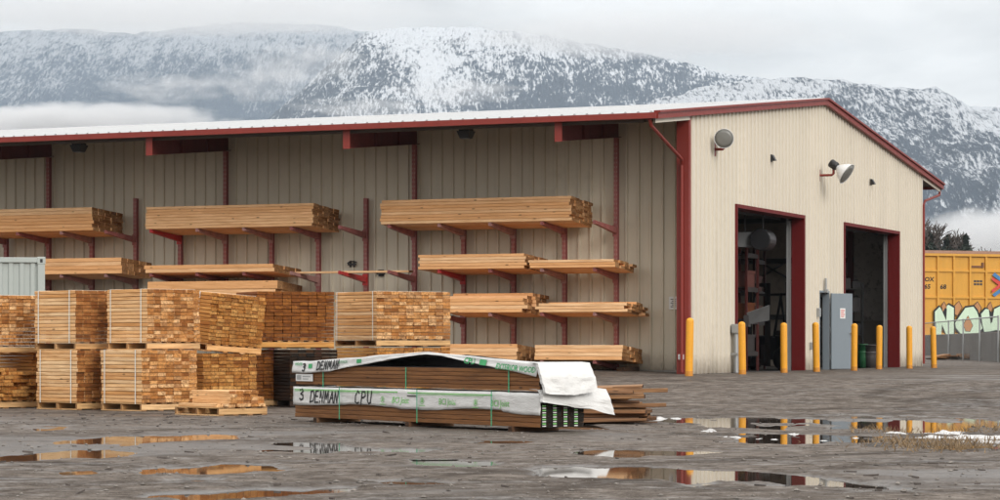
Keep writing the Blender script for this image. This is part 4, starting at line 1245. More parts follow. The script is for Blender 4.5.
# hanging unit heater
p = inner(745, 240, 7.5)
e = empty('unit_heater', p, BROT + R(20), 'grey box heater hanging from the roof inside the first bay', 'heater')
e.scale = (.62, .7, .75)
b = MB(); b.bevbox((-.55, -.4, -.26), (.55, .4, .26), .02); b.build('case', M['dark_galv'], e)
b = MB()
for k in range(7): b.box((-.5, -.42, -.2 + k * .06), (.5, -.402, -.17 + k * .06))
b.build('louver', M['dark_steel'], e)
b = MB()
for x in (-.45, .45): b.tube([(x, 0, .26), (x, 0, 2.2)], .015, 6)
b.build('hanger', M['dark_steel'], e)
p2 = inner(763, 240, 7.5); e = empty('duct_fan', p2, BROT, 'dark round fan drum beside the hanging heater', 'fan')
b = MB(); Mx = facing((1, .1, 0)); b.lathe([(0, -.4), (.26, -.4), (.28, -.35), (.28, .38), (.26, .40), (0, .40)], 18, 0, Mx); b.build('drum', M['black'], e)
b = MB(); b.tube([(0, 0, .3), (0, 0, 2.4)], .02, 6); b.build('hanger', M['dark_steel'], e)
# storage rack with orange beams and stock
for n_, (s, lab) in enumerate(((9.0, 'red storage rack with stock just inside the first bay'), (14.0, 'red storage rack standing deeper inside the first bay'))):
    t = t_of(743 + 8 * n_, s)
    p = B(s, t)
    e = empty('storage_rack', (p.x, p.y, O.z), BROT, lab, 'storage rack', 'storage racks inside the workshop')
    for x in (-.5, .5):
        for y in (-.25, .25):
            b = MB(); b.box((x - .03, y - .03, 0), (x + .03, y + .03, 3.6)); b.build('upright', M['shop_red'], e)
    for z in (.4, 1.25, 2.1, 3.0):
        for y in (-.25, .25):
            b = MB(); b.box((-.45, y - .03, z), (.45, y + .03, z + .11)); b.build('beam', M['dark_steel'], e)
        b = MB(); b.box((-.48, -.22, z + .112), (.48, .22, z + .13)); b.build('shelf', M['dark_steel'], e)
    for (z, mm, nm, lab2) in ((.53, M['dark_steel'], 'crate', 'dark crate on the bottom shelf of %s rack'), (1.38, M['orange_steel'], 'crate', 'orange crate on the middle shelf of %s rack'), (2.23, M['pink_paper'], 'crate', 'pinkish carton on the upper shelf of %s rack')):
        ee = empty(nm, (p.x, p.y, O.z + z), BROT, lab2 % ('the nearer', 'the deeper')[n_], 'crate')
        b = MB(); b.bevbox((-.4, -.2, .0), (.4, .2, .42), .01); b.build('crate_body', mm, ee)
        b = MB(); b.box((-.42, -.22, .36), (.42, -.201, .44)); b.build('crate_rim', mm, ee)
# bent metal sheet leaning on the rack
p = inner(759, 316, 5.4)
e = empty('metal_sheet', p, BROT + R(10), 'bent bluish metal sheet jutting out of the rack in the first bay', 'metal sheet')
e.scale = (.8, .8, .9)
b = MB(); b.add([(-.1, -.35, .30), (-.3, .35, .08), (.05, .30, -.22), (.25, -.30, -.12), (.0, .0, .02)], [(0, 1, 4), (1, 2, 4), (2, 3, 4), (3, 0, 4)]); o = b.build('sheet', M['dark_galv'], e); o.modifiers.new('t', 'SOLIDIFY').thickness = .01
b = MB(); b.box((-.25, .3, -.3), (.3, .45, .02)); b.build('support', M['dark_steel'], e)
# forklift
s = 12.5; t = t_of(779, s); p = B(s, t)
e = empty('forklift', (p.x, p.y, O.z), BROT + R(64), 'black forklift parked in the dark of the first bay', 'forklift')
b = MB(); b.bevbox((-.55, -1.0, .28), (.55, .7, .95), .05); b.build('chassis', M['black'], e)
b = MB(); b.bevbox((-.53, -1.25, .35), (.53, -.85, 1.25), .1); cw = b.build('counterweight', M['black'], e)
b = MB()
for k in range(5): b.box((-.36 + k * .15, -1.256, 1.02 - (k % 2) * .02), (-.28 + k * .15, -1.252, 1.12))
b.build('worn_marking', M['white_paint'], cw)
b = MB()
for k in range(4): b.box((-.2 + k * .12, -1.256, .55), (-.12 + k * .12, -1.252, .61 + (k % 2) * .02))
b.build('worn_marking', M['white_paint'], cw)
for x in (-.5, .5):
    b = MB(); b.tube([(x, -.8, 1.2), (x, -.6, 2.1), (x, .45, 2.1), (x, .75, .9)], .04, 8); b.build('guard_post', M['black'], e)
b = MB()
for k in range(6): b.box((-.5, -.6 + k * .2, 2.08), (.5, -.55 + k * .2, 2.12))
b.build('roof_grille', M['black'], e)
b = MB(); b.bevbox((-.25, -.55, .95), (.25, -.1, 1.10), .04); b.bevbox((-.25, -.62, 1.08), (.25, -.5, 1.55), .04); b.build('seat', M['dark_steel'], e)
b = MB(); b.box((-.4, .78, .1), (-.3, .9, 2.4)); b.box((.3, .78, .1), (.4, .9, 2.4)); b.box((-.4, .78, 2.3), (.4, .9, 2.4)); b.build('mast', M['dark_steel'], e)
for x in (-.25, .25):
    b = MB(); b.box((x - .06, .92, .12), (x + .06, 1.9, .17)); b.box((x - .06, .90, .12), (x + .06, .95, .7)); b.build('fork', M['dark_steel'], e)
for (x, y, r_) in ((-.55, .45, .33), (.55, .45, .33), (-.5, -.75, .26), (.5, -.75, .26)):
    b = MB(); Mx = Matrix.Translation((x, y, r_)) @ Matrix.Rotation(R(90), 4, 'Y'); b.lathe([(r_ * .5, -.1), (r_ * .9, -.1), (r_, -.07), (r_, .07), (r_ * .9, .1), (r_ * .5, .1)], 18, 0, Mx); w = b.build('wheel', M['black'], e, True)
    b = MB(); b.lathe([(0, -.06), (r_ * .5, -.06), (r_ * .5, .06), (0, .06)], 14, 0, Mx); b.build('rim', M['dark_steel'], w)
# second bay: green bin, dark drum, dark shelving
def bin_(px, s, h, r_, mat, label, name):
    t = t_of(px, s); p = B(s, t)
    e = empty(name, (p.x, p.y, O.z), 0, label, name.replace('_', ' '))
    b = MB(); b.lathe([(0, 0), (r_ * .85, 0), (r_ * .95, h * .5), (r_, h * .95), (r_ * 1.06, h * .95), (r_ * 1.06, h), (r_, h), (r_ * .9, h * .8), (0, h * .78)], 16); b.build('tub', mat, e, True)
    b = MB(); b.lathe([(r_ * 1.0, h * .62), (r_ * 1.04, h * .64), (r_ * 1.04, h * .68), (r_, h * .70)], 16); b.build('band', mat, e, True)
bin_(862.5, 17.5, .72, .16, M['bin_green'], 'green plastic bin standing inside the second bay', 'plastic_bin')
bin_(870, 17.6, .70, .22, M['dark_steel'], 'dark drum beside the green bin inside the second bay', 'steel_drum')
s = 20.5; t = t_of(851, s); p = B(s, t)
e = empty('tool_shelf', (p.x, p.y, O.z), BROT + R(20), 'dark tool shelf just inside the second bay behind the open door', 'tool shelf')
for y in (-.35, .35):
    b = MB(); b.box((-.25, y - .02, 0), (-.21, y + .02, 2.6)); b.box((.21, y - .02, 0), (.25, y + .02, 2.6)); b.build('side_frame', M['black'], e)
for z in (.3, 1.0, 1.7, 2.4):
    b = MB(); b.box((-.25, -.33, z), (.25, .33, z + .03)); b.build('shelf', M['black'], e)
    for k in range(2):
        ee = empty('tool_box', Vector((p.x, p.y, O.z + z + .031)) + Matrix.Rotation(BROT + R(20), 3, 'Z') @ Vector((0, -.16 + .32 * k, 0)), BROT + R(20), 'dark tool box on the %s shelf behind the door, %s one' % ({.3: 'bottom', 1.0: 'second', 1.7: 'third', 2.4: 'top'}[z], ('near', 'far')[k]), 'tool box')
        h = .22 + .1 * ((k + int(z * 10)) % 3)
        b = MB(); b.bevbox((-.18, -.13, 0), (.18, .13, h), .01); b.build('case', (M['dark_steel'], M['black'], M['dark_steel'])[(k + int(z * 7)) % 3], ee)
        b = MB(); b.tube([(0, -.06, h), (0, -.06, h + .04), (0, .06, h + .04), (0, .06, h)], .01, 6); b.build('grip', M['black'], ee)

# ------------------------------------------------------------------ boxcar, wall, fence, trees on the far right
RD = 140.0
ang_c = R(21)        # the track runs slightly away to the right
pc = Vector((X_at(962, RD), RD, 0))
car_z = Z_at(351, RD)
ce = empty('boxcar', (pc.x, pc.y, car_z), ang_c, 'yellow railway boxcar with graffiti behind the grey retaining wall', 'boxcar')
Rc = Matrix.Rotation(ang_c, 3, 'Z')
def car_u(px):      # along-car coordinate seen at a photo column
    q = (px - CX) / F; dx, dy = math.cos(ang_c), math.sin(ang_c)
    return (q * pc.y - pc.x) / (dx - q * dy)
def car_z_of(px, py):
    u = car_u(px); return Z_at(py, pc.y + u * math.sin(ang_c)) - car_z
U0, U1 = car_u(880), car_u(1120)
zt = car_z_of(960, 253.5)
b = MB(); b.box((U0, .08, .9), (U1, 3.0, zt - .1)); b.build('body', M['car_yellow'], ce)
zs = [car_z_of(960, y) for y in (256.5, 271, 297.5, 334)]
post_u = [car_u(938 + 16.1 * k) for k in range(-3, 11)]
for u in post_u:
    b = MB(); b.bevbox((u - .06, -.03, 1.0), (u + .06, .08, zt - .12), .012); b.build('side_post', M['car_yellow'], ce)
for z in (zs[1], zs[2]):
    b = MB(); b.box((U0, .01, z - .055), (U1, .079, z + .055)); b.build('side_rib', M['car_yellow'], ce)
b = MB(); b.bevbox((U0, -.05, zt - .16), (U1, .09, zt - .02), .012); b.build('top_chord', M['car_yellow'], ce)
b = MB(); b.prism([(-.02, 0), (1.5, .22), (3.05, 0), (3.05, -.04), (-.02, -.04)], U0, U1, Matrix.Translation((0, 0, zt)) @ Matrix(((0, 0, 1, 0), (1, 0, 0, 0), (0, 1, 0, 0), (0, 0, 0, 1)))); b.build('roof', M['car_rust'], ce)
b = MB(); b.box((U0, -.03, .82), (U1, .09, 1.0)); b.build('sill', M['car_yellow'], ce)
b = MB(); b.box((U0 + .3, .4, .35), (U1 - .3, 2.6, .9)); b.build('underframe', M['black'], ce)
for u in (U0 + 2.0, U1 - 2.0):
    tk = MB(); tk.box((u - 1.3, .5, .25), (u + 1.3, .62, .6)); tk = tk.build('truck', M['black'], ce)
    for du in (-.85, .85):
        b = MB(); b.lathe([(0, -.07), (.42, -.07), (.42, .07), (0, .07)], 18, 0, Matrix.Translation((u + du, .6, .2)) @ Matrix.Rotation(R(90), 4, 'X')); b.build('wheel', M['black'], tk)
putc = lambda u, v, o=0: (u, .0745 - o, v)
# lettering that shows past the wall corner
def cprint(txt, px, pyb, hpx):
    bb = MB(); hh = car_z_of(px, pyb - hpx) - car_z_of(px, pyb)
    printed(bb, txt, car_u(px), car_z_of(px, pyb), hh / .70, putc, .012, 1.15, .12)
    return bb.build('lettering', M['ink'], ce)
cprint('OX', 925.2, 281.2, 4.2); cprint('65', 924.8, 288.6, 4.4); cprint('68', 940.6, 288.8, 4.4)
b = MB()
for k in range(2):
    for j in range(3):
        u0, u1 = car_u(974.5 + j * 3), car_u(977 + j * 3); z0 = car_z_of(978, 285.3 - k * 3.0); z1 = car_z_of(978, 283.2 - k * 3.0)
        b.add([putc(u0, z0), putc(u1, z0), putc(u1, z1), putc(u0, z1)], [(0, 1, 2, 3)])
b.build('stencil_block', M['dark_steel'], ce)
b = MB(); u0, u1 = car_u(971.5), car_u(984); b.box((u0, .02, car_z_of(978, 267.5)), (u1, .08, car_z_of(978, 265.7))); b.box((u1 - .12, .0, car_z_of(978, 267.5)), (u1, .08, car_z_of(978, 262.5))); b.build('placard_board', M['car_rust'], ce)
# crossing arrow emblem
def emb(pts, mat, o):
    bb = MB(); bb.add([(car_u(x), -.034 - o, car_z_of(x, y)) for x, y in pts], [tuple(range(len(pts)))]); return bb.build('emblem', mat, ce)
emb([(992, 275.2), (994.5, 272.6), (1004, 280.2), (1004, 284.5)], M['logo_blue'], .0)
emb([(991.5, 277), (991.8, 280), (999, 285.5), (1008, 279), (1008, 276), (999.5, 281.5)], M['logo_red'], .002)
emb([(991.5, 290), (991.8, 293), (1001, 286.3), (1008, 291), (1008, 286), (1001, 282.5)], M['logo_red'], .003)
emb([(992, 294.5), (994.5, 296.8), (1004, 289.6), (1004, 285.6)], M['logo_blue'], .001)
# graffiti : black outlines below, mint letter bodies over, tan spikes between
def graf(pts, mat, o, name='graffiti', grow=0.0):
    bb = MB()
    cx = sum(p[0] for p in pts) / len(pts); cy = sum(p[1] for p in pts) / len(pts)
    P2 = []
    for x, y in pts:
        dx, dy = x - cx, y - cy; l = math.hypot(dx, dy) or 1
        P2.append((x + dx / l * grow, y + dy / l * grow))
    P3 = [(915 + x / 6.25, 290 + y / 6.25) for x, y in P2]
    bm = bmesh.new(); vs = [bm.verts.new((car_u(x), -.040 - o, car_z_of(x, y))) for x, y in P3]
    f = bm.faces.new(vs); bmesh.ops.triangulate(bm, faces=[f]); bm.verts.index_update()
    bb.add([v.co[:] for v in bm.verts], [[v.index for v in q.verts] for q in bm.faces]); bm.free()
    return bb.build(name, mat, ce)
spikes = [[(165, 100), (180, 75), (195, 110), (185, 165), (170, 130)], [(240, 105), (272, 72), (290, 110), (262, 160), (245, 150)], [(360, 105), (388, 75), (410, 112), (395, 160), (375, 140)], [(450, 105), (470, 75), (480, 115), (470, 150)]]
Nn = [(122, 135), (152, 105), (166, 130), (192, 190), (196, 100), (206, 92), (240, 112), (240, 274), (192, 280), (166, 215), (160, 285), (122, 288)]
Oo = [(248, 205), (312, 112), (362, 104), (384, 135), (418, 238), (395, 268), (285, 276), (252, 235)]
Oi = [(300, 218), (328, 162), (356, 222), (340, 258), (314, 256)]
W2 = [(410, 150), (438, 118), (458, 122), (470, 210), (492, 120), (531, 100), (620, 130), (600, 260), (540, 255), (500, 250), (470, 258), (430, 262), (418, 215)]
for k, sp in enumerate(spikes): graf(sp, M['ink'], .0 + k * .0005, 'graffiti_outline', 5); graf(sp, M['tan_spray'], .004 + k * .0005)
for k, lt in enumerate((Nn, Oo, W2)): graf(lt, M['ink'], .008 + k * .0005, 'graffiti_outline', 12); graf(lt, M['mint'], .012 + k * .0005)
graf(Oi, M['ink'], .016, 'graffiti_outline', 4); graf(Oi, M['tan_spray'], .018)
graf([(458, 122), (470, 210), (480, 200), (492, 120), (476, 140)], M['ink'], .017, 'graffiti_outline')
graf([(170, 140), (192, 190), (196, 120), (186, 110)], M['ink'], .0185, 'graffiti_outline')

# retaining wall in front of the track, coming nearer to the right
wa = P(930, 358.5, 131); wb = P(1004, 362, 99)
gwa, gwb = gz(wa.x, wa.y), gz(wb.x, wb.y)
wl = (wb - wa).xy.length; wr_ = math.atan2(wb.y - wa.y, wb.x - wa.x)
e = empty('retaining_wall', (wa.x, wa.y, .3), wr_, 'grey concrete retaining wall below the yellow boxcar', 'wall')
hA = Z_at(335.5, wa.y) - .3; hB = Z_at(331, wb.y) - .3
n = 16
for k in range(n):
    xa, xb = -12 + (wl + 26) * k / n, -12 + (wl + 26) * (k + 1) / n
    b = MB(); hh = (hA + hB) / 2; b.bevbox((xa + .012, .0, -.2), (xb - .012, .35, hh), .02); b.build('panel', M['concrete_dark'] if 'concrete_dark' in M else M.setdefault('concrete_dark', painted('weathered_concrete', (.15, .135, .12), .9, .3, (.06, .05, .045), .6, 1.0, streak=(1, 1, .25))), e)
# fill behind the wall carrying the track
b = MB()
e2x = Matrix.Rotation(wr_, 3, 'Z')
def wp(x, y, z): 
    v = e2x @ Vector((x, y, 0)); return (wa.x + v.x, wa.y + v.y, z)
htop = .3 + (hA + hB) / 2 - .25
b.add([wp(-30, .3, htop), wp(60, .3, htop), wp(60, 90, htop + .1), wp(-30, 90, htop + .1)], [(0, 1, 2, 3)])
tag(b.build('track_bed', M['mud']), None, None, None, 'structure')
# chain-link fence standing before the wall
m = N('chain_link')
v = m.coord('Object')
wv1 = m.n('TexWave'); wv1.bands_direction = 'DIAGONAL'; wv1.inputs['Scale'].default_value = 9; m.t.links.new(v, wv1.inputs[0])
mp = m.n('Mapping'); mp.inputs['Scale'].default_value = (-1, 1, 1); m.t.links.new(v, mp.inputs[0])
wv2 = m.n('TexWave'); wv2.bands_direction = 'DIAGONAL'; wv2.inputs['Scale'].default_value = 9; m.l(mp, 0, wv2, 0)
al = m.math('MAXIMUM', m.ramp(wv1.outputs[1], [(.93, 0.0), (.985, .8)]), m.ramp(wv2.outputs[1], [(.93, 0.0), (.985, .8)]))
bs = m.bsdf((.38, .38, .37), .5, .5); m.t.links.new(al, bs.inputs['Alpha'])
M['chain'] = m.mat
fe = empty('chain_link_fence', wp(0, -.5, .4), wr_, 'chain-link fence on thin posts along the grey retaining wall', 'fence')
hf = Z_at(321.5, 118) - .4
for x in (-10, -6, -2.2, 1.9, 8.5, 15.0, 21.5, 28.0, 34.5):
    b = MB(); b.tube([(x, 0, -.2), (x, 0, hf + .04)], .035, 8); b.build('post', M['galv'], fe)
b = MB(); b.tube([(-10, 0, hf), (34.5, 0, hf)], .028, 8); b.build('top_rail', M['galv'], fe)
b = MB(); b.add([(-10, .03, .05), (34.5, .03, .05), (34.5, .03, hf), (-10, .03, hf)], [(0, 1, 2, 3)]); b.build('chain_mesh', M['chain'], fe)
# rubble at the foot of the wall
p = P(957, 358, 112)
e = empty('rubble_heap', (p.x, p.y, gz(p.x, p.y)), .2, 'low heap of dark slabs lying at the foot of the fence', 'rubble heap')
for k in range(9):
    b = MB(); b.bevbox((-.5, -.2, 0), (random.uniform(.2, .8), .25, random.uniform(.05, .14)), .01, 0, Matrix.Translation((random.uniform(-1.2, 1.2), random.uniform(-.3, .3), .03 + .05 * (k % 3))) @ Matrix.Rotation(random.uniform(-.5, .5), 4, 'Z') @ Matrix.Rotation(random.uniform(-.12, .12), 4, 'Y'))
    b.build('slab', M['concrete'] if k % 3 == 0 else M['scrapmat'] if 'scrapmat' in M else scrap[0], e)

# ------------------------------------------------------------------ trees beyond the track
def bare_tree(px, d, ytop, label, seed):
    rr = random.Random(seed)
    x = X_at(px, d); z0 = .6; H = Z_at(ytop, d) - z0
    e = empty('bare_tree', (x, d, z0), 0, label, 'tree', 'trees beyond the boxcar')
    tr = MB(); cr_ = MB()
    def grow(b, p, dirv, L, r, dep):
        q = p + dirv * L
        mid = p + dirv * L * .5 + Vector((rr.uniform(-1, 1), rr.uniform(-1, 1), 0)) * L * .05
        b.tube([p, mid, q], [r, r * .8, r * .6], 5 if dep < 2 else 3, caps=False)
        if dep >= 7 or L < .2: return
        for k in range(rr.choice((2, 3, 3))):
            nd = (dirv + Vector((rr.uniform(-.8, .8), rr.uniform(-.8, .8), rr.uniform(-.15, .55)))).normalized()
            st = p + dirv * L * rr.uniform(.55, 1.0)
            grow(cr_, st, nd, L * rr.uniform(.62, .80), max(.028, r * .58), dep + 1)
    grow(tr, Vector((0, 0, 0)), Vector((rr.uniform(-.05, .05), 0, 1)), H * .28, H * .018, 0)
    k_ = H / max(v[2] for v in cr_.v)
    for q in (tr, cr_): q.v = [(v[0] * k_, v[1] * k_, v[2] * k_) for v in q.v]
    tr.build('trunk', M['bark'], e); cr_.build('crown', M['bark'], e)
def conifer(px, d, ytop, label, seed, wid=.2):
    rr = random.Random(seed)
    x = X_at(px, d); z0 = .6; H = Z_at(ytop, d) - z0
    e = empty('conifer_tree', (x, d, z0), 0, label, 'tree', 'trees beyond the boxcar')
    b = MB(); b.tube([(0, 0, 0), (0, 0, H * .98)], [H * .018, .02], 6); b.build('trunk', M['bark'], e)
    b = MB()
    n = 2600
    for k in range(n):
        f = rr.random() ** .5
        z = H * (.12 + .88 * f)
        rad = H * wid * (1 - f) ** .62 * (.75 + .35 * math.sin(f * 45 + rr.random())) + .05
        a = rr.random() * 6.283; r0 = rad * rr.uniform(.2, 1.0)
        c = Vector((math.cos(a) * r0, math.sin(a) * r0, z - r0 * .25))
        out = Vector((math.cos(a), math.sin(a), -.35 + rr.uniform(-.3, .3))); sd = Vector((-math.sin(a), math.cos(a), rr.uniform(-.3, .3)))
        l = rr.uniform(.25, .6) * H / 12; w = l * .3
        b.add([c - sd * w, c + out * l * .5, c + sd * w, c - out * l * .4 + Vector((0, 0, .1))], [(0, 1, 2, 3)])
    b.build('crown', M['needles'], e)
bare_tree(938, 205, 214, 'tall bare tree rising behind the boxcar next to the warehouse', 3)
bare_tree(926, 212, 221, 'smaller bare tree half hidden by the warehouse corner', 8)
bare_tree(951, 208, 223, 'thin bare tree between the tall bare tree and the conifers', 13)
conifer(966, 200, 235, 'narrow dark conifer farthest out along the boxcar roof', 5, .17)
conifer(957, 210, 240, 'small dark conifer beside the narrow one', 6, .22)
conifer(947, 203, 236, 'dark conifer under the crown of the thin bare tree', 7, .24)
conifer(929, 203, 233, 'dense dark conifer against the warehouse corner', 9, .26)
conifer(938, 214, 238, 'dark conifer in front of the tall bare tree', 12, .24)

# ------------------------------------------------------------------ snow patches, mud, dry grass, loose stones
GZ = ground_z(XX, YY)
def quick_z(x, y):
    i = min(max(int(np.searchsorted(xs, x)) - 1, 0), len(xs) - 2); j = min(max(int(np.searchsorted(ys, y)) - 1, 0), len(ys) - 2)
    fx = (x - xs[i]) / (xs[i + 1] - xs[i]); fy = (y - ys[j]) / (ys[j + 1] - ys[j])
    return float((GZ[j, i] * (1 - fx) + GZ[j, i + 1] * fx) * (1 - fy) + (GZ[j + 1, i] * (1 - fx) + GZ[j + 1, i + 1] * fx) * fy)
def lump_sheet(name, blobs, mat, kind, label, hgt, seed):
    b = MB()
    for (x0, x1, y0, y1) in blobs:
        ya, yb = 2860 / (y0 - 344), 2860 / (y1 - 344); ym = (ya + yb) / 2
        rx = (x1 - x0) / 2 / F * ym; xc = X_at((x0 + x1) / 2, ym); ry = max(.12, (ya - yb) / 2)
        nr, na = 12, 80
        fs = []
        ff, aa = np.meshgrid(np.linspace(0, 1, nr + 1), 2 * np.pi * np.arange(na) / na, indexing='ij')
        ca, sa = np.cos(aa), np.sin(aa)
        rj = 1 + .95 * fbm(xc + ca * 1.6, ym + sa * 1.6, 4, seed) + .6 * fbm(xc + ca * 6, ym + sa * 6, 3, seed + 2)
        x = xc + rx * ff * rj * ca; y = ym + ry * ff * rj * sa
        h = hgt * (1 - ff ** 2.2) * (.25 + 1.5 * np.abs(fbm(x * 3.6, y * 2.4, 4, seed + 5)))
        vs = np.stack([x, y, ground_z(x, y) + h - .012 * ff], -1).reshape(-1, 3).tolist()
        for i in range(nr):
            for k in range(na):
                fs.append((i * na + k, (i + 1) * na + k, (i + 1) * na + (k + 1) % na, i * na + (k + 1) % na))
        b.add(vs, fs)
    o = b.build(name, mat, None, True)
    tag(o, label, None, None, kind)
    return o
lump_sheet('mud', [(690, 780, 434, 438), (770, 850, 435, 440), (835, 905, 437, 442), (895, 960, 440, 450), (960, 1012, 433, 438), (655, 705, 433, 436), (900, 935, 435, 438), (930, 1010, 444, 452), (860, 900, 444, 448)], M['mud'], 'stuff', 'dark mud lumps along the long puddle', .032, 3)
lump_sheet('snow', [(905, 975, 431, 435.5), (940, 1012, 436, 440.5), (752, 782, 437, 440), (812, 832, 439.5, 441.5), (654, 702, 417.5, 419.6), (868, 886, 428, 430), (912, 950, 437, 439), (965, 1005, 441, 444), (785, 800, 433, 435), (886, 906, 433, 435), (700, 716, 431, 433), (845, 862, 437, 439), (722, 740, 436, 438)], M['snow'], 'stuff', 'old snow left in patches beside the long puddle', .034, 7)

b = MB()
for k in range(1700):
    c = random.random()
    if c < .55: px, py = random.gauss(955, 38), random.gauss(447, 3.2)
    elif c < .8: px, py = random.uniform(850, 1010), random.uniform(428, 434)
    else: px, py = random.gauss(905, 30), random.gauss(443, 2.0)
    if py < 420 or py > 456 or px > 1030: continue
    d = 2860 / (py - 344); x = X_at(px, d)
    z = quick_z(x, d) - .005
    h = random.uniform(.02, .11); w = random.uniform(.004, .009); a = random.random() * 6.28; ln = random.uniform(-.09, .09); ln2 = random.uniform(-.05, .05)
    ca, sa = math.cos(a) * w, math.sin(a) * w
    b.add([(x - ca, d - sa, z), (x + ca, d + sa, z), (x + ca * .6 + ln * .5, d + sa * .6 + ln2 * .5, z + h * .6), (x - ca * .6 + ln * .5, d - sa * .6 + ln2 * .5, z + h * .6), (x + ln, d + ln2, z + h)], [(0, 1, 2, 3), (3, 2, 4)])
tag(b.build('grass', M['straw']), 'dry brown grass tufts at the edge of the long puddle', None, None, 'stuff')

b = MB()
for k in range(5200):
    if k < 4200: d = 15 + 24 * random.random() ** 1.4; x = random.uniform(-.23, .23) * d
    else: d = random.uniform(30, 52); x = random.uniform(-.1, .22) * d
    r_ = min(.026, .0045 * (1 / max(.02, random.random())) ** .6)
    z = quick_z(x, d)
    if z < -.006: continue
    vs = []
    for (ax, ay, az) in ((1, 0, 0), (0, 1, 0), (-1, 0, 0), (0, -1, 0), (0, 0, .8), (0, 0, -.6)):
        s_ = r_ * random.uniform(.6, 1.3); vs.append((x + ax * s_, d + ay * s_, z + az * s_ * .8 + r_ * .2))
    b.add(vs, [(0, 1, 4), (1, 2, 4), (2, 3, 4), (3, 0, 4), (1, 0, 5), (2, 1, 5), (3, 2, 5), (0, 3, 5)])
tag(b.build('gravel', M['stone']), 'loose stones scattered over the wet yard', None, None, 'stuff')

b = MB()
for k in range(260):
    if k < 170: d = random.uniform(34, 41); x = random.uniform(-8, 2.5)
    else: d = random.uniform(18, 34); x = random.uniform(-.2, .2) * d
    z = quick_z(x, d)
    if z < -.008: continue
    l = random.uniform(.01, .09) * random.random() + .015; w = random.uniform(.004, .010)
    b.box((-l, -w, 0), (l, w, random.uniform(.006, .018)), 0, Matrix.Translation((x, d, z)) @ Matrix.Rotation(random.random() * 6.28, 4, 'Z') @ Matrix.Rotation(random.uniform(-.15, .15), 4, 'Y'))
tag(b.build('debris', M['bark']), 'splinters and bark scraps strewn over the yard', None, None, 'stuff')

# ------------------------------------------------------------------ mountains
def mat_mountain(name, snow_amt, tree, fine, za=150, zb=620, amp=.22, lo=.90, hi=1.04, snow=(.60, .62, .65)):
    m = N(name)
    geo = m.n('NewGeometry')
    tcv = m.coord('Object')
    # trunks and crowns stand upright: the speckle is drawn out along Z
    sp = m.noise(m.coord('Object', (1 / 5.0, 1 / 40.0, 1 / 13.0)), fine, 3, .7)
    sp2 = m.noise(m.coord('Object', (1 / 24.0, 1 / 120.0, 1 / 40.0)), 1.0, 5, .65)
    big = m.noise(m.coord('Object', (1 / 330.0, 1 / 600.0, 1 / 240.0)), 1.0, 6, .6, .6)
    sepz = m.n('SeparateXYZ'); m.t.links.new(tcv, sepz.inputs[0])
    alt = m.n('MapRange'); alt.inputs[1].default_value = za; alt.inputs[2].default_value = zb; alt.inputs[3].default_value = -amp; alt.inputs[4].default_value = amp
    m.t.links.new(sepz.outputs[2], alt.inputs[0])
    f = m.math('ADD', m.math('ADD', m.math('MULTIPLY', sp, .80), m.math('MULTIPLY', sp2, .55)), m.math('MULTIPLY', big, .60))
    f = m.math('ADD', f, alt.outputs[0])
    f = m.math('ADD', f, snow_amt)
    fac = m.ramp(f, [(lo, 0.0), (hi, 1.0)])
    c = m.mix(fac, tree, snow)
    m.bsdf(c, .9, 0, sp, .6, 12.0, .1)
    return m.mat
def interp(pts, x):
    return np.interp(x, [p[0] for p in pts], [p[1] for p in pts])
def mountain(sky, Yr, Yf, Yb, x0, x1, nx, ny, mat, seed, label, rough=1.0, spur=.10):
    """sky: photo skyline (px, py). The ridge stands at Yr, the foot at Yf"""
    xs_ = np.linspace(X_at(x0, Yr), X_at(x1, Yr), nx)
    ys_ = np.concatenate([np.linspace(Yf, Yr, ny), np.linspace(Yr, Yb, 14)[1:]])
    XX, YY = np.meshgrid(xs_, ys_)
    PX = XX / Yr * F + CX
    H = CAM_Z - (interp(sky, PX) - HY) / F * Yr
    v = np.clip((YY - Yf) / (Yr - Yf), 0, 1)
    sp = ridged(XX / 520 + v * .9, v * 1.3 + seed, 5, seed)
    sh = np.clip(v + (sp - .55) * spur * 4 * v * (1 - v), 0, 1)
    Z = H * (sh ** 1.08)
    env = np.sin(np.pi * np.clip(v, 0, 1)) ** .7
    Z = Z + rough * ((ridged(XX / 260, YY / 420, 6, seed + 9) - .5) * 75 * env + fbm(XX / 60, YY / 90, 5, seed + 4) * 9 * (v > .02) * (.4 + env))
    Z = Z + fbm(XX / 22, YY / 40, 3, seed + 14) * 4.0 * (v > .05)
    back = np.clip((YY - Yr) / (Yb - Yr), 0, 1)
    Z = Z * (1 - back ** 1.2)
    Z[0, :] = -60; 
    o = grid_mesh('mountain', xs_, ys_, Z, mat)
    tag(o, label, None, None, 'structure')
    return o
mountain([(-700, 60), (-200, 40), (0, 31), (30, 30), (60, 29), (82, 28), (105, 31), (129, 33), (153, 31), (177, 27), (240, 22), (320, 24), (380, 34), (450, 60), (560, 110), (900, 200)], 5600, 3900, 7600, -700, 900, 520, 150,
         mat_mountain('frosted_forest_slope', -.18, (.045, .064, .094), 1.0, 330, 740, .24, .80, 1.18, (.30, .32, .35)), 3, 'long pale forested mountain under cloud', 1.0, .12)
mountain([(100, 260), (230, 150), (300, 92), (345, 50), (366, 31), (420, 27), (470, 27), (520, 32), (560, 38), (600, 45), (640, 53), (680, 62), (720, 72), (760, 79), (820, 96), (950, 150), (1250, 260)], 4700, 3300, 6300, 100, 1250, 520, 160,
         mat_mountain('snowy_peak_slope', -.085, (.024, .036, .056), 1.1, 240, 640, .20, .88, 1.10, (.52, .54, .57)), 17, 'snow-covered central mountain', 1.0, .12)
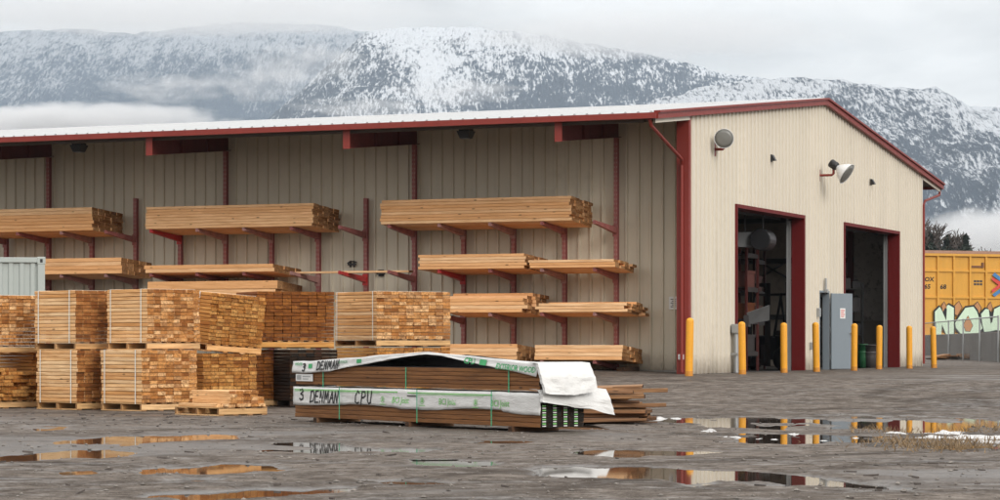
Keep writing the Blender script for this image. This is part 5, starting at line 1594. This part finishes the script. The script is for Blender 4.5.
mountain([(420, 330), (520, 210), (600, 130), (660, 98), (720, 84), (780, 80), (837, 80), (868, 82), (894, 87), (915, 88), (936, 87), (951, 95), (972, 107), (987, 105), (1010, 108), (1080, 98), (1200, 90), (1500, 110)], 3700, 2500, 5200, 420, 1500, 520, 160,
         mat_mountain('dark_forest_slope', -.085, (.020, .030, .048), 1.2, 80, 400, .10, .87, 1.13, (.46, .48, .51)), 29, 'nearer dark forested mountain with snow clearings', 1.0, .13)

# ------------------------------------------------------------------ low cloud banks and the air
def mat_fog(name, dens, scale, lo, hi, soft=1.0, stretch=(1, 1, 1)):
    m = N(name)
    tc = m.n('TexCoord')
    ln = m.n('VectorMath'); ln.operation = 'LENGTH'; m.l(tc, 'Object', ln, 0)
    mp = m.n('Mapping'); mp.inputs['Scale'].default_value = stretch; m.l(tc, 'Object', mp, 'Vector')
    no = m.noise(mp.outputs[0], scale, 6, .62, .35)
    edge = m.ramp(ln.outputs['Value'], [(.25 * soft, 1.0), (1.0, 0.0)], 'EASE')
    body = m.math('SUBTRACT', m.math('ADD', no, m.math('MULTIPLY', edge, hi)), lo)
    body = m.math('MULTIPLY', m.math('MAXIMUM', body, 0.0), dens)
    body = m.math('MULTIPLY', body, m.ramp(ln.outputs['Value'], [(.85, 1.0), (1.0, 0.0)]))
    vol = m.n('VolumePrincipled')
    vol.inputs['Color'].default_value = (.97, .975, .985, 1)
    vol.inputs['Anisotropy'].default_value = .35
    m.t.links.new(body, vol.inputs['Density'])
    m.l(vol, 0, m.out, 'Volume')
    return m.mat
def fog(px, py, d, rx, ry, rz, mat, label):
    me = bpy.data.meshes.new('fog_bank'); bm = bmesh.new(); bmesh.ops.create_icosphere(bm, subdivisions=3, radius=1.02); bm.to_mesh(me); bm.free()
    me.materials.append(mat)
    o = link_mesh('fog_bank', me); o.location = P(px, py, d); o.scale = (rx, ry, rz)
    tag(o, label, None, None, 'stuff'); return o
if True:
    f_low = mat_fog('valley_fog', .11, 3.6, .84, .62, 1.3, (2.2, 1, .7))
    f_wisp = mat_fog('cloud_wisp', .075, 3.4, .82, .42, 1.2, (1.4, 1, .9))
    f_right = mat_fog('right_fog', .06, 3.0, .78, .75, 1.2, (1.4, 1, .8))
    f_deck = mat_fog('cloud_deck', .018, 2.6, .78, .85, 1.0, (3.4, 1, 1.2))
    fog(30, 124, 2400, 175, 120, 26, f_low, 'low white fog bank lying on the slope behind the roof')
    fog(255, 82, 2430, 90, 70, 36, f_wisp, 'thin cloud wisps drifting across the slope')
    fog(360, 108, 2420, 120, 70, 20, f_wisp, 'faint fog along the roofline')
    fog(455, 92, 2480, 120, 70, 26, f_wisp, 'torn mist before the central slope')
    fog(165, 88, 2500, 120, 70, 30, f_wisp, 'torn cloud rising from the low fog bank')
    fog(305, 62, 2550, 110, 70, 40, f_wisp, 'torn cloud high on the long ridge')
    fog(100, 118, 2350, 190, 90, 24, f_low, 'second low fog bank along the foot of the ridge')
    fog(990, 238, 2000, 90, 120, 36, f_right, 'white fog bank filling the valley behind the boxcar')
    fog(190, 14, 3050, 520, 260, 30, f_deck, 'grey cloud deck hiding the long ridge')
    fog(650, 34, 2900, 330, 240, 34, f_deck, 'cloud deck trailing over the central summit')
if True:
    b = MB(); b.box((-3300, -60, -70), (3600, 7700, 900))
    m = N('air'); vp = m.n('VolumePrincipled'); vp.inputs['Color'].default_value = (.74, .87, 1.0, 1); vp.inputs['Density'].default_value = .8e-4; vp.inputs['Anisotropy'].default_value = 0
    m.l(vp, 0, m.out, 'Volume')
    hz = b.build('haze', m.mat); tag(hz, 'thin pale haze between the yard and the mountains', None, None, 'stuff')

# ------------------------------------------------------------------ camera, render settings
cam = bpy.data.cameras.new('camera'); cam.sensor_width = 36; cam.lens = F / 1000 * 36; cam.shift_y = (HY - 250) / 1000.0
cam.clip_start = .5; cam.clip_end = 30000
co = bpy.data.objects.new('camera', cam); COL.objects.link(co)
co.location = (0, 0, CAM_Z); co.rotation_euler = (R(90), 0, 0)
SC.camera = co
SC.view_settings.view_transform = 'Standard'; SC.view_settings.look = 'None'; SC.view_settings.gamma = 1; SC.view_settings.use_curve_mapping = False
SC.view_settings.exposure = 0.12
SC.render.engine = 'CYCLES'
cy = SC.cycles
cy.use_denoising = True; cy.max_bounces = 8; cy.diffuse_bounces = 3; cy.glossy_bounces = 4; cy.transparent_max_bounces = 8; cy.volume_bounces = 2
cy.use_adaptive_sampling = True; cy.adaptive_threshold = .015
cy.volume_step_rate = 1.0; cy.volume_max_steps = 128
cy.caustics_reflective = False; cy.caustics_refractive = False
